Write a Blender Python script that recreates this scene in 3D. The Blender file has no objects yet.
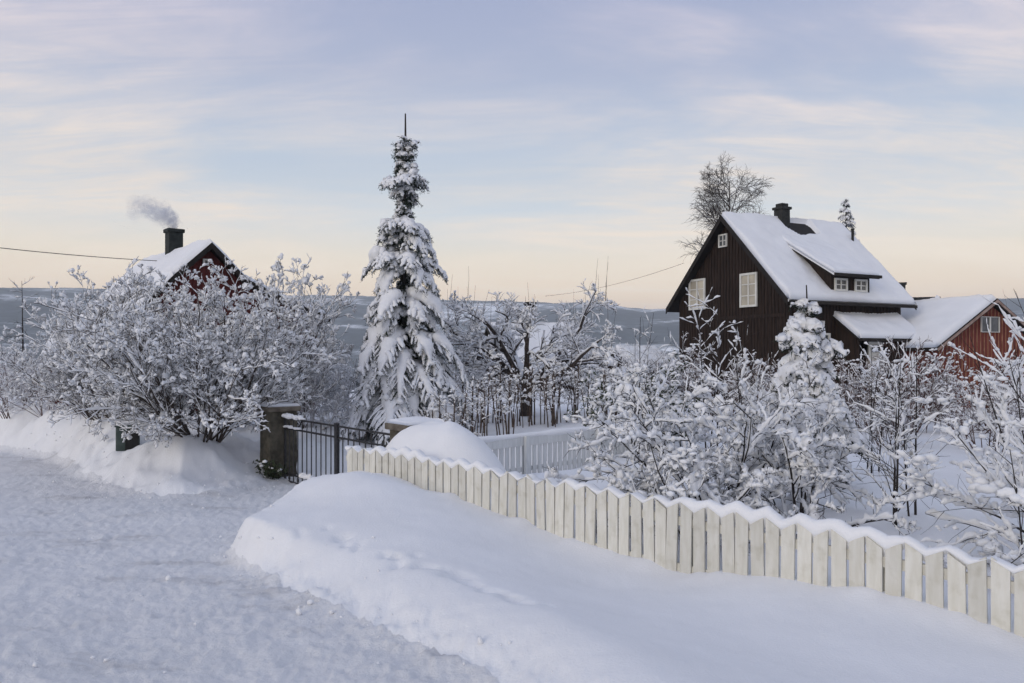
import bpy, bmesh, math
import numpy as np
from mathutils import Vector

rng = np.random.default_rng(11)
scene = bpy.context.scene
COL = scene.collection
F, CU, HV = 796.0, 512.0, 355.0          # focal length in pixels, centre column, horizon row


def at(u, v, Y):
    return np.array([(u - CU) / F * Y, Y, (HV - v) / F * Y])


# ------------------------------------------------------------------ materials
def nodes_of(name):
    m = bpy.data.materials.new(name)
    m.use_nodes = True
    nt = m.node_tree
    b = next(n for n in nt.nodes if n.type == 'BSDF_PRINCIPLED')
    return m, nt, b


def mat(name, c1, c2=None, scale=4.0, rough=0.7, stretch=(1, 1, 1), bump=0.0, bscale=None, bdist=0.02, spec=0.3,
        detail=5.0, lo=0.35, hi=0.65):
    m, nt, b = nodes_of(name)
    N, L = nt.nodes, nt.links
    b.inputs['Roughness'].default_value = rough
    b.inputs['Specular IOR Level'].default_value = spec
    tc = N.new('ShaderNodeTexCoord')
    mp = N.new('ShaderNodeMapping')
    mp.inputs['Scale'].default_value = stretch
    L.new(tc.outputs['Object'], mp.inputs['Vector'])
    if c2 is None:
        b.inputs['Base Color'].default_value = (*c1, 1)
    else:
        n = N.new('ShaderNodeTexNoise')
        n.inputs['Scale'].default_value = scale
        n.inputs['Detail'].default_value = detail
        L.new(mp.outputs[0], n.inputs['Vector'])
        r = N.new('ShaderNodeValToRGB')
        r.color_ramp.elements[0].position = lo
        r.color_ramp.elements[1].position = hi
        r.color_ramp.elements[0].color = (*c1, 1)
        r.color_ramp.elements[1].color = (*c2, 1)
        L.new(n.outputs['Fac'], r.inputs['Fac'])
        L.new(r.outputs['Color'], b.inputs['Base Color'])
    if bump > 0:
        n2 = N.new('ShaderNodeTexNoise')
        n2.inputs['Scale'].default_value = bscale or scale * 4
        n2.inputs['Detail'].default_value = 6
        n2.inputs['Roughness'].default_value = 0.65
        L.new(mp.outputs[0], n2.inputs['Vector'])
        bp = N.new('ShaderNodeBump')
        bp.inputs['Strength'].default_value = bump
        bp.inputs['Distance'].default_value = bdist
        L.new(n2.outputs['Fac'], bp.inputs['Height'])
        L.new(bp.outputs['Normal'], b.inputs['Normal'])
    return m


M = {}
M['snow'] = mat('snow', (0.84, 0.845, 0.86), (0.88, 0.885, 0.90), 1.3, 0.65, bump=0.38, bscale=38, bdist=0.022, spec=0.2)
M['snow_branch'] = mat('branch_snow', (0.82, 0.83, 0.85), (0.88, 0.885, 0.90), 9, 0.7, bump=0.5, bscale=30, bdist=0.02, spec=0.2)
M['frost'] = mat('frosted_twig', (0.30, 0.28, 0.29), (0.62, 0.62, 0.65), 14, 0.8)
M['bark'] = mat('bark', (0.035, 0.026, 0.022), (0.085, 0.068, 0.06), 18, 0.85, bump=0.4, bscale=60, bdist=0.01)
M['bark_red'] = mat('reddish_bark', (0.06, 0.03, 0.026), (0.13, 0.075, 0.065), 18, 0.85)
M['bark_cane'] = mat('cane_bark', (0.05, 0.034, 0.026), (0.12, 0.085, 0.065), 12, 0.85)
M['bark_dark'] = mat('dark_bark', (0.018, 0.015, 0.014), (0.05, 0.042, 0.04), 15, 0.9, bump=0.4, bscale=40, bdist=0.01)
M['needles'] = mat('needles', (0.012, 0.02, 0.014), (0.035, 0.048, 0.034), 6, 0.8)
M['fence_cream'] = mat('cream_paint', (0.64, 0.62, 0.54), (0.74, 0.725, 0.66), 3, 0.55, stretch=(6, 6, 1.2), bump=0.15, bscale=25, bdist=0.004)
def vary(m, lo=0.86, hi=1.06):
    nt = m.node_tree
    b = next(n for n in nt.nodes if n.type == 'BSDF_PRINCIPLED')
    src = b.inputs['Base Color'].links[0].from_socket
    oi = nt.nodes.new('ShaderNodeObjectInfo')
    mr = nt.nodes.new('ShaderNodeMapRange')
    mr.inputs['To Min'].default_value = lo
    mr.inputs['To Max'].default_value = hi
    nt.links.new(oi.outputs['Random'], mr.inputs['Value'])
    vm = nt.nodes.new('ShaderNodeVectorMath')
    vm.operation = 'SCALE'
    nt.links.new(src, vm.inputs[0])
    nt.links.new(mr.outputs[0], vm.inputs['Scale'])
    # dull scuffs and damp stains
    n = nt.nodes.new('ShaderNodeTexNoise')
    n.inputs['Scale'].default_value = 7
    n.inputs['Detail'].default_value = 8
    tc = nt.nodes.new('ShaderNodeTexCoord')
    nt.links.new(tc.outputs['Object'], n.inputs['Vector'])
    r = nt.nodes.new('ShaderNodeValToRGB')
    r.color_ramp.elements[0].position, r.color_ramp.elements[0].color = 0.28, (0.84, 0.83, 0.79, 1)
    r.color_ramp.elements[1].position, r.color_ramp.elements[1].color = 0.46, (1, 1, 1, 1)
    nt.links.new(n.outputs['Fac'], r.inputs['Fac'])
    mx = nt.nodes.new('ShaderNodeMixRGB')
    mx.blend_type = 'MULTIPLY'
    mx.inputs[0].default_value = 1
    nt.links.new(vm.outputs[0], mx.inputs[1])
    nt.links.new(r.outputs[0], mx.inputs[2])
    nt.links.new(mx.outputs[0], b.inputs['Base Color'])


vary(M['fence_cream'])
M['fence_white'] = mat('white_paint', (0.60, 0.61, 0.60), (0.72, 0.73, 0.72), 3, 0.55, stretch=(6, 6, 1), bump=0.1, bscale=25, bdist=0.004)
M['iron'] = mat('black_iron', (0.012, 0.012, 0.014), (0.03, 0.028, 0.03), 20, 0.5, spec=0.4)
M['stone'] = mat('mossy_stone', (0.05, 0.045, 0.034), (0.12, 0.108, 0.082), 5, 0.9, bump=0.6, bscale=14, bdist=0.04)
M['stone_cap'] = mat('stone_slab', (0.09, 0.075, 0.06), (0.17, 0.15, 0.12), 6, 0.9, bump=0.4, bscale=18, bdist=0.02)
M['brown'] = mat('dark_brown_boards', (0.014, 0.009, 0.007), (0.036, 0.022, 0.016), 2.5, 0.75, stretch=(5, 5, 0.6), bump=0.2, bscale=12, bdist=0.01, spec=0.2)
M['brown_trim'] = mat('dark_trim', (0.010, 0.008, 0.007), (0.02, 0.015, 0.012), 3, 0.7)
M['tar'] = mat('dark_roofing', (0.012, 0.012, 0.013), (0.035, 0.034, 0.034), 6, 0.85, bump=0.4, bscale=20)
M['chim'] = mat('sooty_brick', (0.016, 0.016, 0.015), (0.04, 0.04, 0.038), 7, 0.85, bump=0.5, bscale=10, bdist=0.03)
M['chim_green'] = mat('green_black_chimney', (0.012, 0.015, 0.014), (0.028, 0.034, 0.031), 6, 0.75, bump=0.2, bscale=12)
M['win'] = mat('window_paint', (0.62, 0.61, 0.56), (0.72, 0.71, 0.66), 4, 0.5)
M['pane'] = mat('curtained_pane', (0.36, 0.33, 0.27), (0.55, 0.50, 0.40), 1.2, 0.12, spec=0.5)
M['pane_dark'] = mat('dark_pane', (0.05, 0.055, 0.06), (0.12, 0.125, 0.13), 1.5, 0.08, spec=0.5)
M['red'] = mat('falu_red_boards', (0.10, 0.020, 0.014), (0.17, 0.036, 0.024), 2.2, 0.8, stretch=(5, 5, 0.6), bump=0.2, bscale=12, bdist=0.01)
M['red_light'] = mat('weathered_red_boards', (0.11, 0.024, 0.018), (0.18, 0.042, 0.028), 2.2, 0.8, stretch=(5, 5, 0.6), bump=0.2, bscale=12, bdist=0.01)
M['batten'] = mat('pale_battens', (0.22, 0.09, 0.05), (0.38, 0.20, 0.12), 3, 0.8)
M['rake'] = mat('weathered_rake_board', (0.24, 0.16, 0.13), (0.36, 0.27, 0.23), 3, 0.8)
M['red_dark'] = mat('dark_red_boards', (0.075, 0.015, 0.013), (0.125, 0.024, 0.019), 2.2, 0.8, stretch=(5, 5, 0.6), bump=0.2, bscale=12, bdist=0.01)
M['box_green'] = mat('green_plastic', (0.04, 0.06, 0.055), (0.07, 0.095, 0.088), 5, 0.5)
M['black'] = mat('black_rubber', (0.012, 0.012, 0.012), (0.02, 0.02, 0.02), 5, 0.7)
M['ivy'] = mat('evergreen_leaf', (0.02, 0.032, 0.014), (0.05, 0.065, 0.03), 9, 0.55)
M['wire'] = mat('cable', (0.05, 0.045, 0.045), None, rough=0.6)


def road_material():
    m, nt, b = nodes_of('packed_snow')
    N, L = nt.nodes, nt.links
    b.inputs['Roughness'].default_value = 0.6
    b.inputs['Specular IOR Level'].default_value = 0.25
    tc = N.new('ShaderNodeTexCoord')
    mp = N.new('ShaderNodeMapping')
    mp.inputs['Rotation'].default_value = (0, 0, math.radians(-55))
    mp.inputs['Scale'].default_value = (0.7, 1.5, 1)
    L.new(tc.outputs['Object'], mp.inputs['Vector'])
    big = N.new('ShaderNodeTexNoise')
    big.inputs['Scale'].default_value = 0.9
    big.inputs['Detail'].default_value = 7
    big.inputs['Roughness'].default_value = 0.6
    L.new(mp.outputs[0], big.inputs['Vector'])
    r = N.new('ShaderNodeValToRGB')
    e = r.color_ramp.elements
    e[0].position, e[0].color = 0.33, (0.63, 0.625, 0.63, 1)
    e[1].position, e[1].color = 0.43, (0.80, 0.805, 0.82, 1)
    k = r.color_ramp.elements.new(0.68)
    k.color = (0.85, 0.855, 0.87, 1)
    L.new(big.outputs['Fac'], r.inputs['Fac'])
    fine = N.new('ShaderNodeTexNoise')
    fine.inputs['Scale'].default_value = 16
    fine.inputs['Detail'].default_value = 8
    fine.inputs['Roughness'].default_value = 0.7
    L.new(tc.outputs['Object'], fine.inputs['Vector'])
    r2 = N.new('ShaderNodeValToRGB')
    r2.color_ramp.elements[0].position, r2.color_ramp.elements[0].color = 0.3, (0.93, 0.93, 0.94, 1)
    r2.color_ramp.elements[1].position, r2.color_ramp.elements[1].color = 0.65, (1, 1, 1, 1)
    L.new(fine.outputs['Fac'], r2.inputs['Fac'])
    mx = N.new('ShaderNodeMixRGB')
    mx.blend_type = 'MULTIPLY'
    mx.inputs[0].default_value = 1
    L.new(r.outputs[0], mx.inputs[1])
    L.new(r2.outputs[0], mx.inputs[2])
    L.new(mx.outputs[0], b.inputs['Base Color'])
    bp = N.new('ShaderNodeBump')
    bp.inputs['Strength'].default_value = 0.75
    bp.inputs['Distance'].default_value = 0.035
    L.new(fine.outputs['Fac'], bp.inputs['Height'])
    L.new(bp.outputs['Normal'], b.inputs['Normal'])
    return m


def hills_material():
    m, nt, b = nodes_of('snowy_forest_hills')
    N, L = nt.nodes, nt.links
    b.inputs['Roughness'].default_value = 0.9
    b.inputs['Specular IOR Level'].default_value = 0.1
    tc = N.new('ShaderNodeTexCoord')
    mp = N.new('ShaderNodeMapping')
    mp.inputs['Scale'].default_value = (0.0016, 0.0022, 0.012)
    L.new(tc.outputs['Object'], mp.inputs['Vector'])
    n1 = N.new('ShaderNodeTexNoise')
    n1.inputs['Scale'].default_value = 1.0
    n1.inputs['Detail'].default_value = 9
    n1.inputs['Roughness'].default_value = 0.62
    L.new(mp.outputs[0], n1.inputs['Vector'])
    r1 = N.new('ShaderNodeValToRGB')
    e = r1.color_ramp.elements
    e[0].position, e[0].color = 0.40, (0.020, 0.026, 0.028, 1)
    e[1].position, e[1].color = 0.63, (0.80, 0.81, 0.83, 1)
    k = e.new(0.52)
    k.color = (0.075, 0.085, 0.09, 1)
    k = e.new(0.56)
    k.color = (0.45, 0.46, 0.48, 1)
    L.new(n1.outputs['Fac'], r1.inputs['Fac'])
    n2 = N.new('ShaderNodeTexNoise')
    n2.inputs['Scale'].default_value = 0.022
    n2.inputs['Detail'].default_value = 6
    L.new(tc.outputs['Object'], n2.inputs['Vector'])
    r2 = N.new('ShaderNodeValToRGB')
    r2.color_ramp.elements[0].position, r2.color_ramp.elements[0].color = 0.38, (0.25, 0.27, 0.28, 1)
    r2.color_ramp.elements[1].position, r2.color_ramp.elements[1].color = 0.62, (1.5, 1.5, 1.5, 1)
    L.new(n2.outputs['Fac'], r2.inputs['Fac'])
    mx = N.new('ShaderNodeMixRGB')
    mx.blend_type = 'MULTIPLY'
    mx.inputs[0].default_value = 1
    L.new(r1.outputs[0], mx.inputs[1])
    L.new(r2.outputs[0], mx.inputs[2])
    L.new(mx.outputs[0], b.inputs['Base Color'])
    return m


M['road'] = road_material()
M['hills'] = hills_material()


# ------------------------------------------------------------------ mesh building
def raw_mesh(name, V, quads=None, tris=None, smooth=True):
    V = np.asarray(V, dtype=np.float32)
    me = bpy.data.meshes.new(name)
    q = np.zeros((0, 4), int) if quads is None else np.asarray(quads, int).reshape(-1, 4)
    t = np.zeros((0, 3), int) if tris is None else np.asarray(tris, int).reshape(-1, 3)
    nl = q.size + t.size
    me.vertices.add(len(V))
    me.vertices.foreach_set('co', V.ravel())
    me.loops.add(nl)
    me.loops.foreach_set('vertex_index', np.concatenate([q.ravel(), t.ravel()]).astype(np.int32))
    me.polygons.add(len(q) + len(t))
    tot = np.concatenate([np.full(len(q), 4), np.full(len(t), 3)])
    start = np.concatenate([[0], np.cumsum(tot)[:-1]]) if len(tot) else tot
    me.polygons.foreach_set('loop_start', start.astype(np.int32))
    me.polygons.foreach_set('use_smooth', np.full(len(tot), smooth))
    me.update(calc_edges=True)
    me.validate()
    return me


class MB:
    """collects pieces; build() links them as one mesh object"""

    def __init__(self):
        self.V, self.Q, self.T, self.n = [], [], [], 0

    def add(self, V, Q=None, T=None):
        V = np.asarray(V, float).reshape(-1, 3)
        if Q is not None and len(Q):
            self.Q.append(np.asarray(Q, int).reshape(-1, 4) + self.n)
        if T is not None and len(T):
            self.T.append(np.asarray(T, int).reshape(-1, 3) + self.n)
        self.V.append(V)
        self.n += len(V)
        return self

    def box(self, x0, x1, y0, y1, z0, z1):
        V = [(x, y, z) for z in (z0, z1) for y in (y0, y1) for x in (x0, x1)]
        return self.add(V, [(0, 2, 3, 1), (4, 5, 7, 6), (0, 1, 5, 4), (2, 6, 7, 3), (0, 4, 6, 2), (1, 3, 7, 5)])

    def prism(self, pts, off):
        """polygon pts (3-D) extruded by off"""
        P = np.asarray(pts, float)
        n = len(P)
        V = np.concatenate([P, P + np.asarray(off, float)])
        Q = [(i, (i + 1) % n, n + (i + 1) % n, n + i) for i in range(n)]
        T = [(0, i + 1, i) for i in range(1, n - 1)] + [(n, n + i, n + i + 1) for i in range(1, n - 1)]
        return self.add(V, Q, T)

    def tube(self, P, R, sides=6):
        V, Q = tubes(np.asarray(P, float)[None], np.broadcast_to(np.asarray(R, float), (1, len(P))), sides)
        return self.add(V, Q)

    def build(self, name, material, parent=None, smooth=False, bevel=0.0):
        V = np.concatenate(self.V)
        me = raw_mesh(name, V, np.concatenate(self.Q) if self.Q else None, np.concatenate(self.T) if self.T else None, smooth)
        if not smooth:
            bm = bmesh.new()
            bm.from_mesh(me)
            bmesh.ops.recalc_face_normals(bm, faces=bm.faces)
            bm.to_mesh(me)
            bm.free()
        me.materials.append(material)
        o = bpy.data.objects.new(name, me)
        COL.objects.link(o)
        if parent is not None:
            o.parent = parent
        if bevel:
            b = o.modifiers.new('bevel', 'BEVEL')
            b.width = bevel
            b.segments = 2
        return o


def tag(o, label=None, cat=None, group=None, kind=None):
    for k, v in (('label', label), ('category', cat), ('group', group), ('kind', kind)):
        if v:
            o[k] = v
    return o


def thing(name, label, cat, loc=(0, 0, 0), rz=0.0, group=None):
    o = bpy.data.objects.new(name, None)
    o.empty_display_size = 0.2
    COL.objects.link(o)
    o.location = [float(c) for c in loc]
    o.rotation_euler = (0, 0, rz)
    return tag(o, label, cat, group)


def copy_tree(o, parent=None):
    c = o.copy()
    COL.objects.link(c)
    if parent is not None:
        c.parent = parent
    for ch in list(o.children):
        copy_tree(ch, c)
    return c


def dup(root, loc, rz, s, label, group=None):
    c = copy_tree(root)
    c.location = [float(k) for k in loc]
    c.rotation_euler = (0, 0, rz)
    c.scale = (s, s, s) if np.isscalar(s) else s
    c['label'] = label
    if group:
        c['group'] = group
    return c


def unit(a):
    return a / np.maximum(np.linalg.norm(a, axis=-1, keepdims=True), 1e-9)


def frames(P):
    T = unit(np.gradient(P, axis=1))
    up = np.zeros_like(T)
    up[..., 2] = 1
    S = np.cross(T, up)
    bad = np.linalg.norm(S, axis=-1) < 0.12
    S[bad] = np.cross(T[bad], np.array([1.0, 0.1, 0]))
    S = unit(S)
    return T, S, np.cross(S, T)


def tubes(P, R, sides=4, squash=None, lift=None):
    """P (C,n,3) chains, R (C,n) half-widths; squash: height/width; lift (C,n): upward offset"""
    C, n = P.shape[:2]
    T, S, U = frames(P)
    a = np.arange(sides) / sides * 2 * np.pi
    H = R if squash is None else R * squash
    c = P.copy()
    if lift is not None:
        c[..., 2] += lift
    V = c[:, :, None, :] + S[:, :, None, :] * (R[:, :, None] * np.cos(a))[..., None] + U[:, :, None, :] * (H[:, :, None] * np.sin(a))[..., None]
    i = np.arange(C)[:, None, None] * n * sides
    j = np.arange(n - 1)[None, :, None] * sides
    k = np.arange(sides)[None, None, :]
    k2 = (k + 1) % sides
    Q = np.stack([i + j + k, i + j + k2, i + j + sides + k2, i + j + sides + k], -1).reshape(-1, 4)
    return V.reshape(-1, 3), Q


def resample(P, R, k):
    n = P.shape[1]
    t = np.linspace(0, n - 1, (n - 1) * k + 1)
    i = np.minimum(t.astype(int), n - 2)
    f = (t - i)[None, :, None]
    return P[:, i] * (1 - f) + P[:, i + 1] * f, R[:, i] * (1 - f[..., 0]) + R[:, i + 1] * f[..., 0]


def snow_tubes(P, R, w, h, cover=0.85, sides=6, r=rng, taper=0.35, jitter=0.4, sub=2, wave=0.5):
    """uneven cushions of snow lying on the chains, with bare gaps"""
    keep = r.random(len(P)) < cover
    P, R = P[keep], R[keep]
    if len(P) == 0:
        return np.zeros((0, 3)), np.zeros((0, 4), int)
    if sub > 1:
        P, R = resample(P, R, sub)
    C, n = P.shape[:2]
    T, S, U = frames(P)
    flat = np.sqrt(np.clip(1 - T[..., 2] ** 2, 0.02, 1))
    prof = np.ones(n)
    prof[0] = prof[-1] = taper
    # slow variation along the twig plus grain
    ph = r.uniform(0, 6.28, (C, 1))
    fr = r.uniform(0.5, 1.5, (C, 1))
    slow = np.sin(np.arange(n)[None] * fr + ph)
    g = np.clip(0.85 + wave * slow + jitter * r.normal(size=(C, n)), 0.06, 2.0) * prof * (0.15 + 0.85 * flat)
    g *= r.uniform(0.5, 1.4, (C, 1))
    W = w * g + R * 0.55
    Hh = h * g
    a = np.arange(sides) / sides * 2 * np.pi
    c = P.copy()
    c[..., 2] += R * 0.75 + Hh * 0.62
    c += (r.normal(size=(C, n, 3)) * 0.22) * (w * g)[..., None]
    up = U * 0.5
    up[..., 2] += 0.5
    up = unit(up)
    V = r.normal(size=(C, n, sides, 3)) * (0.11 * w * g)[:, :, None, None] + c[:, :, None, :] + S[:, :, None, :] * (W[:, :, None] * np.cos(a))[..., None] + up[:, :, None, :] * (Hh[:, :, None] * np.where(np.sin(a) < 0, 0.75, 1) * np.sin(a))[..., None]
    i = np.arange(C)[:, None, None] * n * sides
    j = np.arange(n - 1)[None, :, None] * sides
    k = np.arange(sides)[None, None, :]
    k2 = (k + 1) % sides
    Q = np.stack([i + j + k, i + j + k2, i + j + sides + k2, i + j + sides + k], -1).reshape(-1, 4)
    return V.reshape(-1, 3), Q


def ico(sub):
    bm = bmesh.new()
    bmesh.ops.create_icosphere(bm, subdivisions=sub, radius=1)
    V = np.array([v.co[:] for v in bm.verts])
    T = np.array([[v.index for v in f.verts] for f in bm.faces])
    bm.free()
    return V, T


ICO = {1: ico(1), 2: ico(2), 3: ico(3)}


def blobs(C, S, sub=2, amp=0.22, r=rng):
    """lumps: centres C (N,3), half-sizes S (N,3)"""
    bv, bt = ICO[sub]
    C, S = np.asarray(C, float).reshape(-1, 3), np.asarray(S, float).reshape(-1, 3)
    N, m = len(C), len(bv)
    if N == 0:
        return np.zeros((0, 3)), np.zeros((0, 3), int)
    d = r.normal(size=(N, 4, 3))
    ph = r.uniform(0, 6.28, (N, 4))
    f = np.sin(np.einsum('nkc,mc->nmk', d * 1.6, bv) + ph[:, None, :]).sum(-1) * 0.5
    d2 = r.normal(size=(N, 3, 3))
    f = f + 0.6 * np.sin(np.einsum('nkc,mc->nmk', d2 * 3.6, bv) + ph[:, None, :3]).sum(-1) * 0.5
    V = bv[None] * (1 + amp * f)[..., None]
    V = np.where(V[..., 2:3] < 0, V * np.array([1, 1, 0.7]), V)
    V = V * S[:, None, :]
    an = r.uniform(0, 6.28, N)
    c, s = np.cos(an)[:, None], np.sin(an)[:, None]
    V = np.stack([V[..., 0] * c - V[..., 1] * s, V[..., 0] * s + V[..., 1] * c, V[..., 2]], -1) + C[:, None, :]
    T = bt[None] + (np.arange(N) * m)[:, None, None]
    return V.reshape(-1, 3), T.reshape(-1, 3)


def clumps(C, S, k=4, r=rng):
    """each centre becomes a small heap of k uneven lumps"""
    C, S = np.asarray(C, float).reshape(-1, 3), np.asarray(S, float).reshape(-1, 3)
    Ck = np.repeat(C, k, 0)
    Sk = np.repeat(S, k, 0)
    Ck = Ck + r.normal(size=Ck.shape) * Sk * np.array([0.75, 0.75, 0.4])
    return Ck, Sk * r.uniform(0.35, 0.8, (len(Sk), 1))


# ------------------------------------------------------------------ branching
def stems(base, dirs, lens, r0, n=7, wob=0.08, bend=0.0, tip=0.25, r=rng):
    base, dirs = np.asarray(base, float), unit(np.asarray(dirs, float))
    C = len(base)
    P = np.zeros((C, n, 3))
    P[:, 0] = base
    d = dirs.copy()
    st = (np.asarray(lens, float) / (n - 1)).reshape(-1, 1)
    for i in range(1, n):
        P[:, i] = P[:, i - 1] + d * st
        d = d + wob * r.normal(size=(C, 3))
        d[:, 2] += bend
        d = unit(d)
    R = np.asarray(r0, float).reshape(-1, 1) * np.linspace(1, tip, n)
    return P, R


def grow(P, R, m, t0=0.3, t1=1.0, ratio=0.55, ang=45, up=0.15, bend=0.0, wob=0.1, n=5, rr=0.6, rmin=0.004, r=rng, lvar=0.35, tip=0.35):
    C, n0 = P.shape[:2]
    t = (np.arange(m)[None] + r.random((C, m))) / m
    t = t0 + (t1 - t0) * t
    x = np.clip(t * (n0 - 1), 0, n0 - 1.001)
    i = x.astype(int)
    f = (x - i)[..., None]
    ci = np.arange(C)[:, None]
    base = P[ci, i] * (1 - f) + P[ci, i + 1] * f
    tan = unit(P[ci, i + 1] - P[ci, i])
    rad = R[ci, i] * (1 - f[..., 0]) + R[ci, i + 1] * f[..., 0]
    L = np.linalg.norm(np.diff(P, axis=1), axis=-1).sum(1)[:, None]
    q = r.normal(size=(C, m, 3))
    q = unit(q - (q * tan).sum(-1, keepdims=True) * tan)
    a = np.radians(ang) * r.uniform(0.6, 1.35, (C, m, 1))
    d = tan * np.cos(a) + q * np.sin(a)
    d[..., 2] += up
    lens = L * ratio * (1 - 0.45 * (t - t0) / max(t1 - t0, 1e-6)) * r.uniform(1 - lvar, 1 + lvar, (C, m))
    r0 = np.maximum(rad * rr, rmin)
    return stems(base.reshape(-1, 3), d.reshape(-1, 3), lens.ravel(), r0.ravel(), n, wob, bend, tip, r)


def fan(n, x0, spread, tilt, L, r):
    """base points and directions for n stems of a shrub"""
    a = r.uniform(0, 2 * np.pi, n)
    b = np.radians(r.uniform(tilt[0], tilt[1], n))
    base = np.stack([np.cos(a) * x0 * r.random(n), np.sin(a) * x0 * r.random(n), np.full(n, -0.15)], 1)
    d = np.stack([np.cos(a) * np.sin(b), np.sin(a) * np.sin(b), np.cos(b)], 1)
    return base, d, L * r.uniform(0.7, 1.1, n)


# ------------------------------------------------------------------ terrain
_tab = np.random.default_rng(5).random((256, 256))


def vnoise(x, y):
    xi, yi = np.floor(x).astype(int), np.floor(y).astype(int)
    fx, fy = x - xi, y - yi
    fx, fy = fx * fx * (3 - 2 * fx), fy * fy * (3 - 2 * fy)
    g = lambda a, b: _tab[a & 255, b & 255]
    return (g(xi, yi) * (1 - fx) + g(xi + 1, yi) * fx) * (1 - fy) + (g(xi, yi + 1) * (1 - fx) + g(xi + 1, yi + 1) * fx) * fy - 0.5


def fbm(x, y, s, o=4, g=0.5):
    a, t = 1.0, 0
    for k in range(o):
        t = t + a * vnoise(x / s + 17.3 * k, y / s - 9.1 * k)
        s, a = s / 2.03, a * g
    return t


def sstep(a, b, x):
    t = np.clip((x - a) / (b - a), 0, 1)
    return t * t * (3 - 2 * t)


def P3(u, v, Y):
    return tuple(at(u, v, Y))


FL = np.array([-2.57, 12.38])            # picket fence: far left end
FR = np.array([3.74, 6.10])
fdir = (FR - FL) / np.linalg.norm(FR - FL)
CTRL = [P3(347, 474, 12.3), P3(420, 488, 11.2), P3(500, 513, 9.97), P3(600, 550, 8.85), P3(650, 565, 8.35), P3(700, 576, 7.95), P3(760, 575, 7.5), P3(850, 590, 6.9),
        P3(950, 612, 6.35), P3(1003, 635, 6.05), (4.9, 5.0, -2.1),
        P3(243, 514, 9.6), P3(280, 518, 8.9), P3(325, 545, 8.0), P3(436, 574, 6.8), P3(553, 613, 5.6), P3(640, 652, 4.8), (1.3, 3.6, -1.78), (2.3, 1.0, -1.72), (4, -3, -1.6),
        (-2.15, 10.9, -1.60), (-2.7, 10.2, -1.84), (-1.6, 10.4, -1.66), (-2.2, 9.6, -1.78), (-1.0, 9.4, -1.84), (-0.9, 8.2, -1.86),
        P3(700, 600, 7.0), P3(600, 585, 7.6), P3(500, 545, 8.5), P3(850, 625, 6.1), P3(1000, 683, 5.2), P3(800, 683, 4.8), P3(720, 650, 5.4), (4.2, 2.5, -2.0), (7, 1, -1.9), (9, 5, -2.0),
        (0, 12.2, -1.95), (-1.0, 12.6, -1.9), (2.0, 10.2, -2.0), (4, 9, -2.0), (6, 8.5, -2.05), (9, 9, -2.0), (3, 14, -2.0), (8, 14, -2.0), (14, 12, -2.0), (20, 14, -2.0), (2, 20, -1.95),
        (-2, 22, -2.0), (8, 22, -2.0), (16, 22, -2.1), (24, 22, -2.1), (0, 30, -1.95), (10, 30, -2.1), (20, 30, -2.2), (-8, 30, -2.3), (-16, 36, -2.5), (0, 45, -2), (20, 45, -2.2), (-25, 45, -3.0),
        P3(200, 442, 17.6), P3(150, 446, 18.0), P3(240, 452, 17.2), P3(127, 434, 19.2), P3(110, 419, 20.5), P3(60, 411, 23.5), P3(0, 405, 27), (-22, 32, -1.9), (-30, 40, -2.6), (-8, 22, -2.0), (-13, 28, -2.0),
        (-4.5, 20.5, -2.2), (-1.5, 17, -2.45), (1, 18, -2.1), (-45, 30, -2.5), (-60, 60, -4)]
CT = np.array(CTRL)


def _phi(d2):
    return np.where(d2 > 1e-12, 0.5 * d2 * np.log(np.maximum(d2, 1e-12)), 0)


_n = len(CT)
_A = np.zeros((_n + 3, _n + 3))
_A[:_n, :_n] = _phi(((CT[:, None, :2] - CT[None, :, :2]) ** 2).sum(-1)) + np.eye(_n) * 0.01
_A[:_n, _n] = 1
_A[:_n, _n + 1:] = CT[:, :2]
_A[_n:, :_n] = _A[:_n, _n:].T
_w = np.linalg.solve(_A, np.concatenate([CT[:, 2], np.zeros(3)]))


def upper(x, y):
    out = np.full(x.shape, _w[_n]) + _w[_n + 1] * x + _w[_n + 2] * y
    for k in range(_n):
        out += _w[k] * _phi((x - CT[k, 0]) ** 2 + (y - CT[k, 1]) ** 2)
    return np.clip(out, -4.5, -1.4)


ROAD = np.array([(4, -8), (2.6, -3), (1.4, 0.6), (0.55, 3.2), (-0.232, 4.95), (-0.615, 5.5), (-1.115, 6.25), (-1.85, 7.15), (-2.45, 8.0), (-3.05, 8.85), (-3.35, 9.4), (-3.25, 10.4), (-2.85, 12.2), (-1.95, 13.5),
                 (0.5, 16), (-2.2, 19.6), (-5.0, 17.9), (-5.5, 17.2), (-6.0, 14.9), (-7.5, 15.3), (-9.5, 18.0), (-12.5, 22.6), (-16.7, 26), (-30, 36), (-48, 32), (-28, 8), (-14, -8)], float)


def chaikin(P, k):
    for _ in range(k):
        Nx = np.roll(P, -1, 0)
        P = np.stack([P * 0.75 + Nx * 0.25, P * 0.25 + Nx * 0.75], 1).reshape(-1, 2)
    return P


ROAD_FINE = np.concatenate([ROAD[:14], chaikin(ROAD, 2)[14 * 4 - 2:]])


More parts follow.
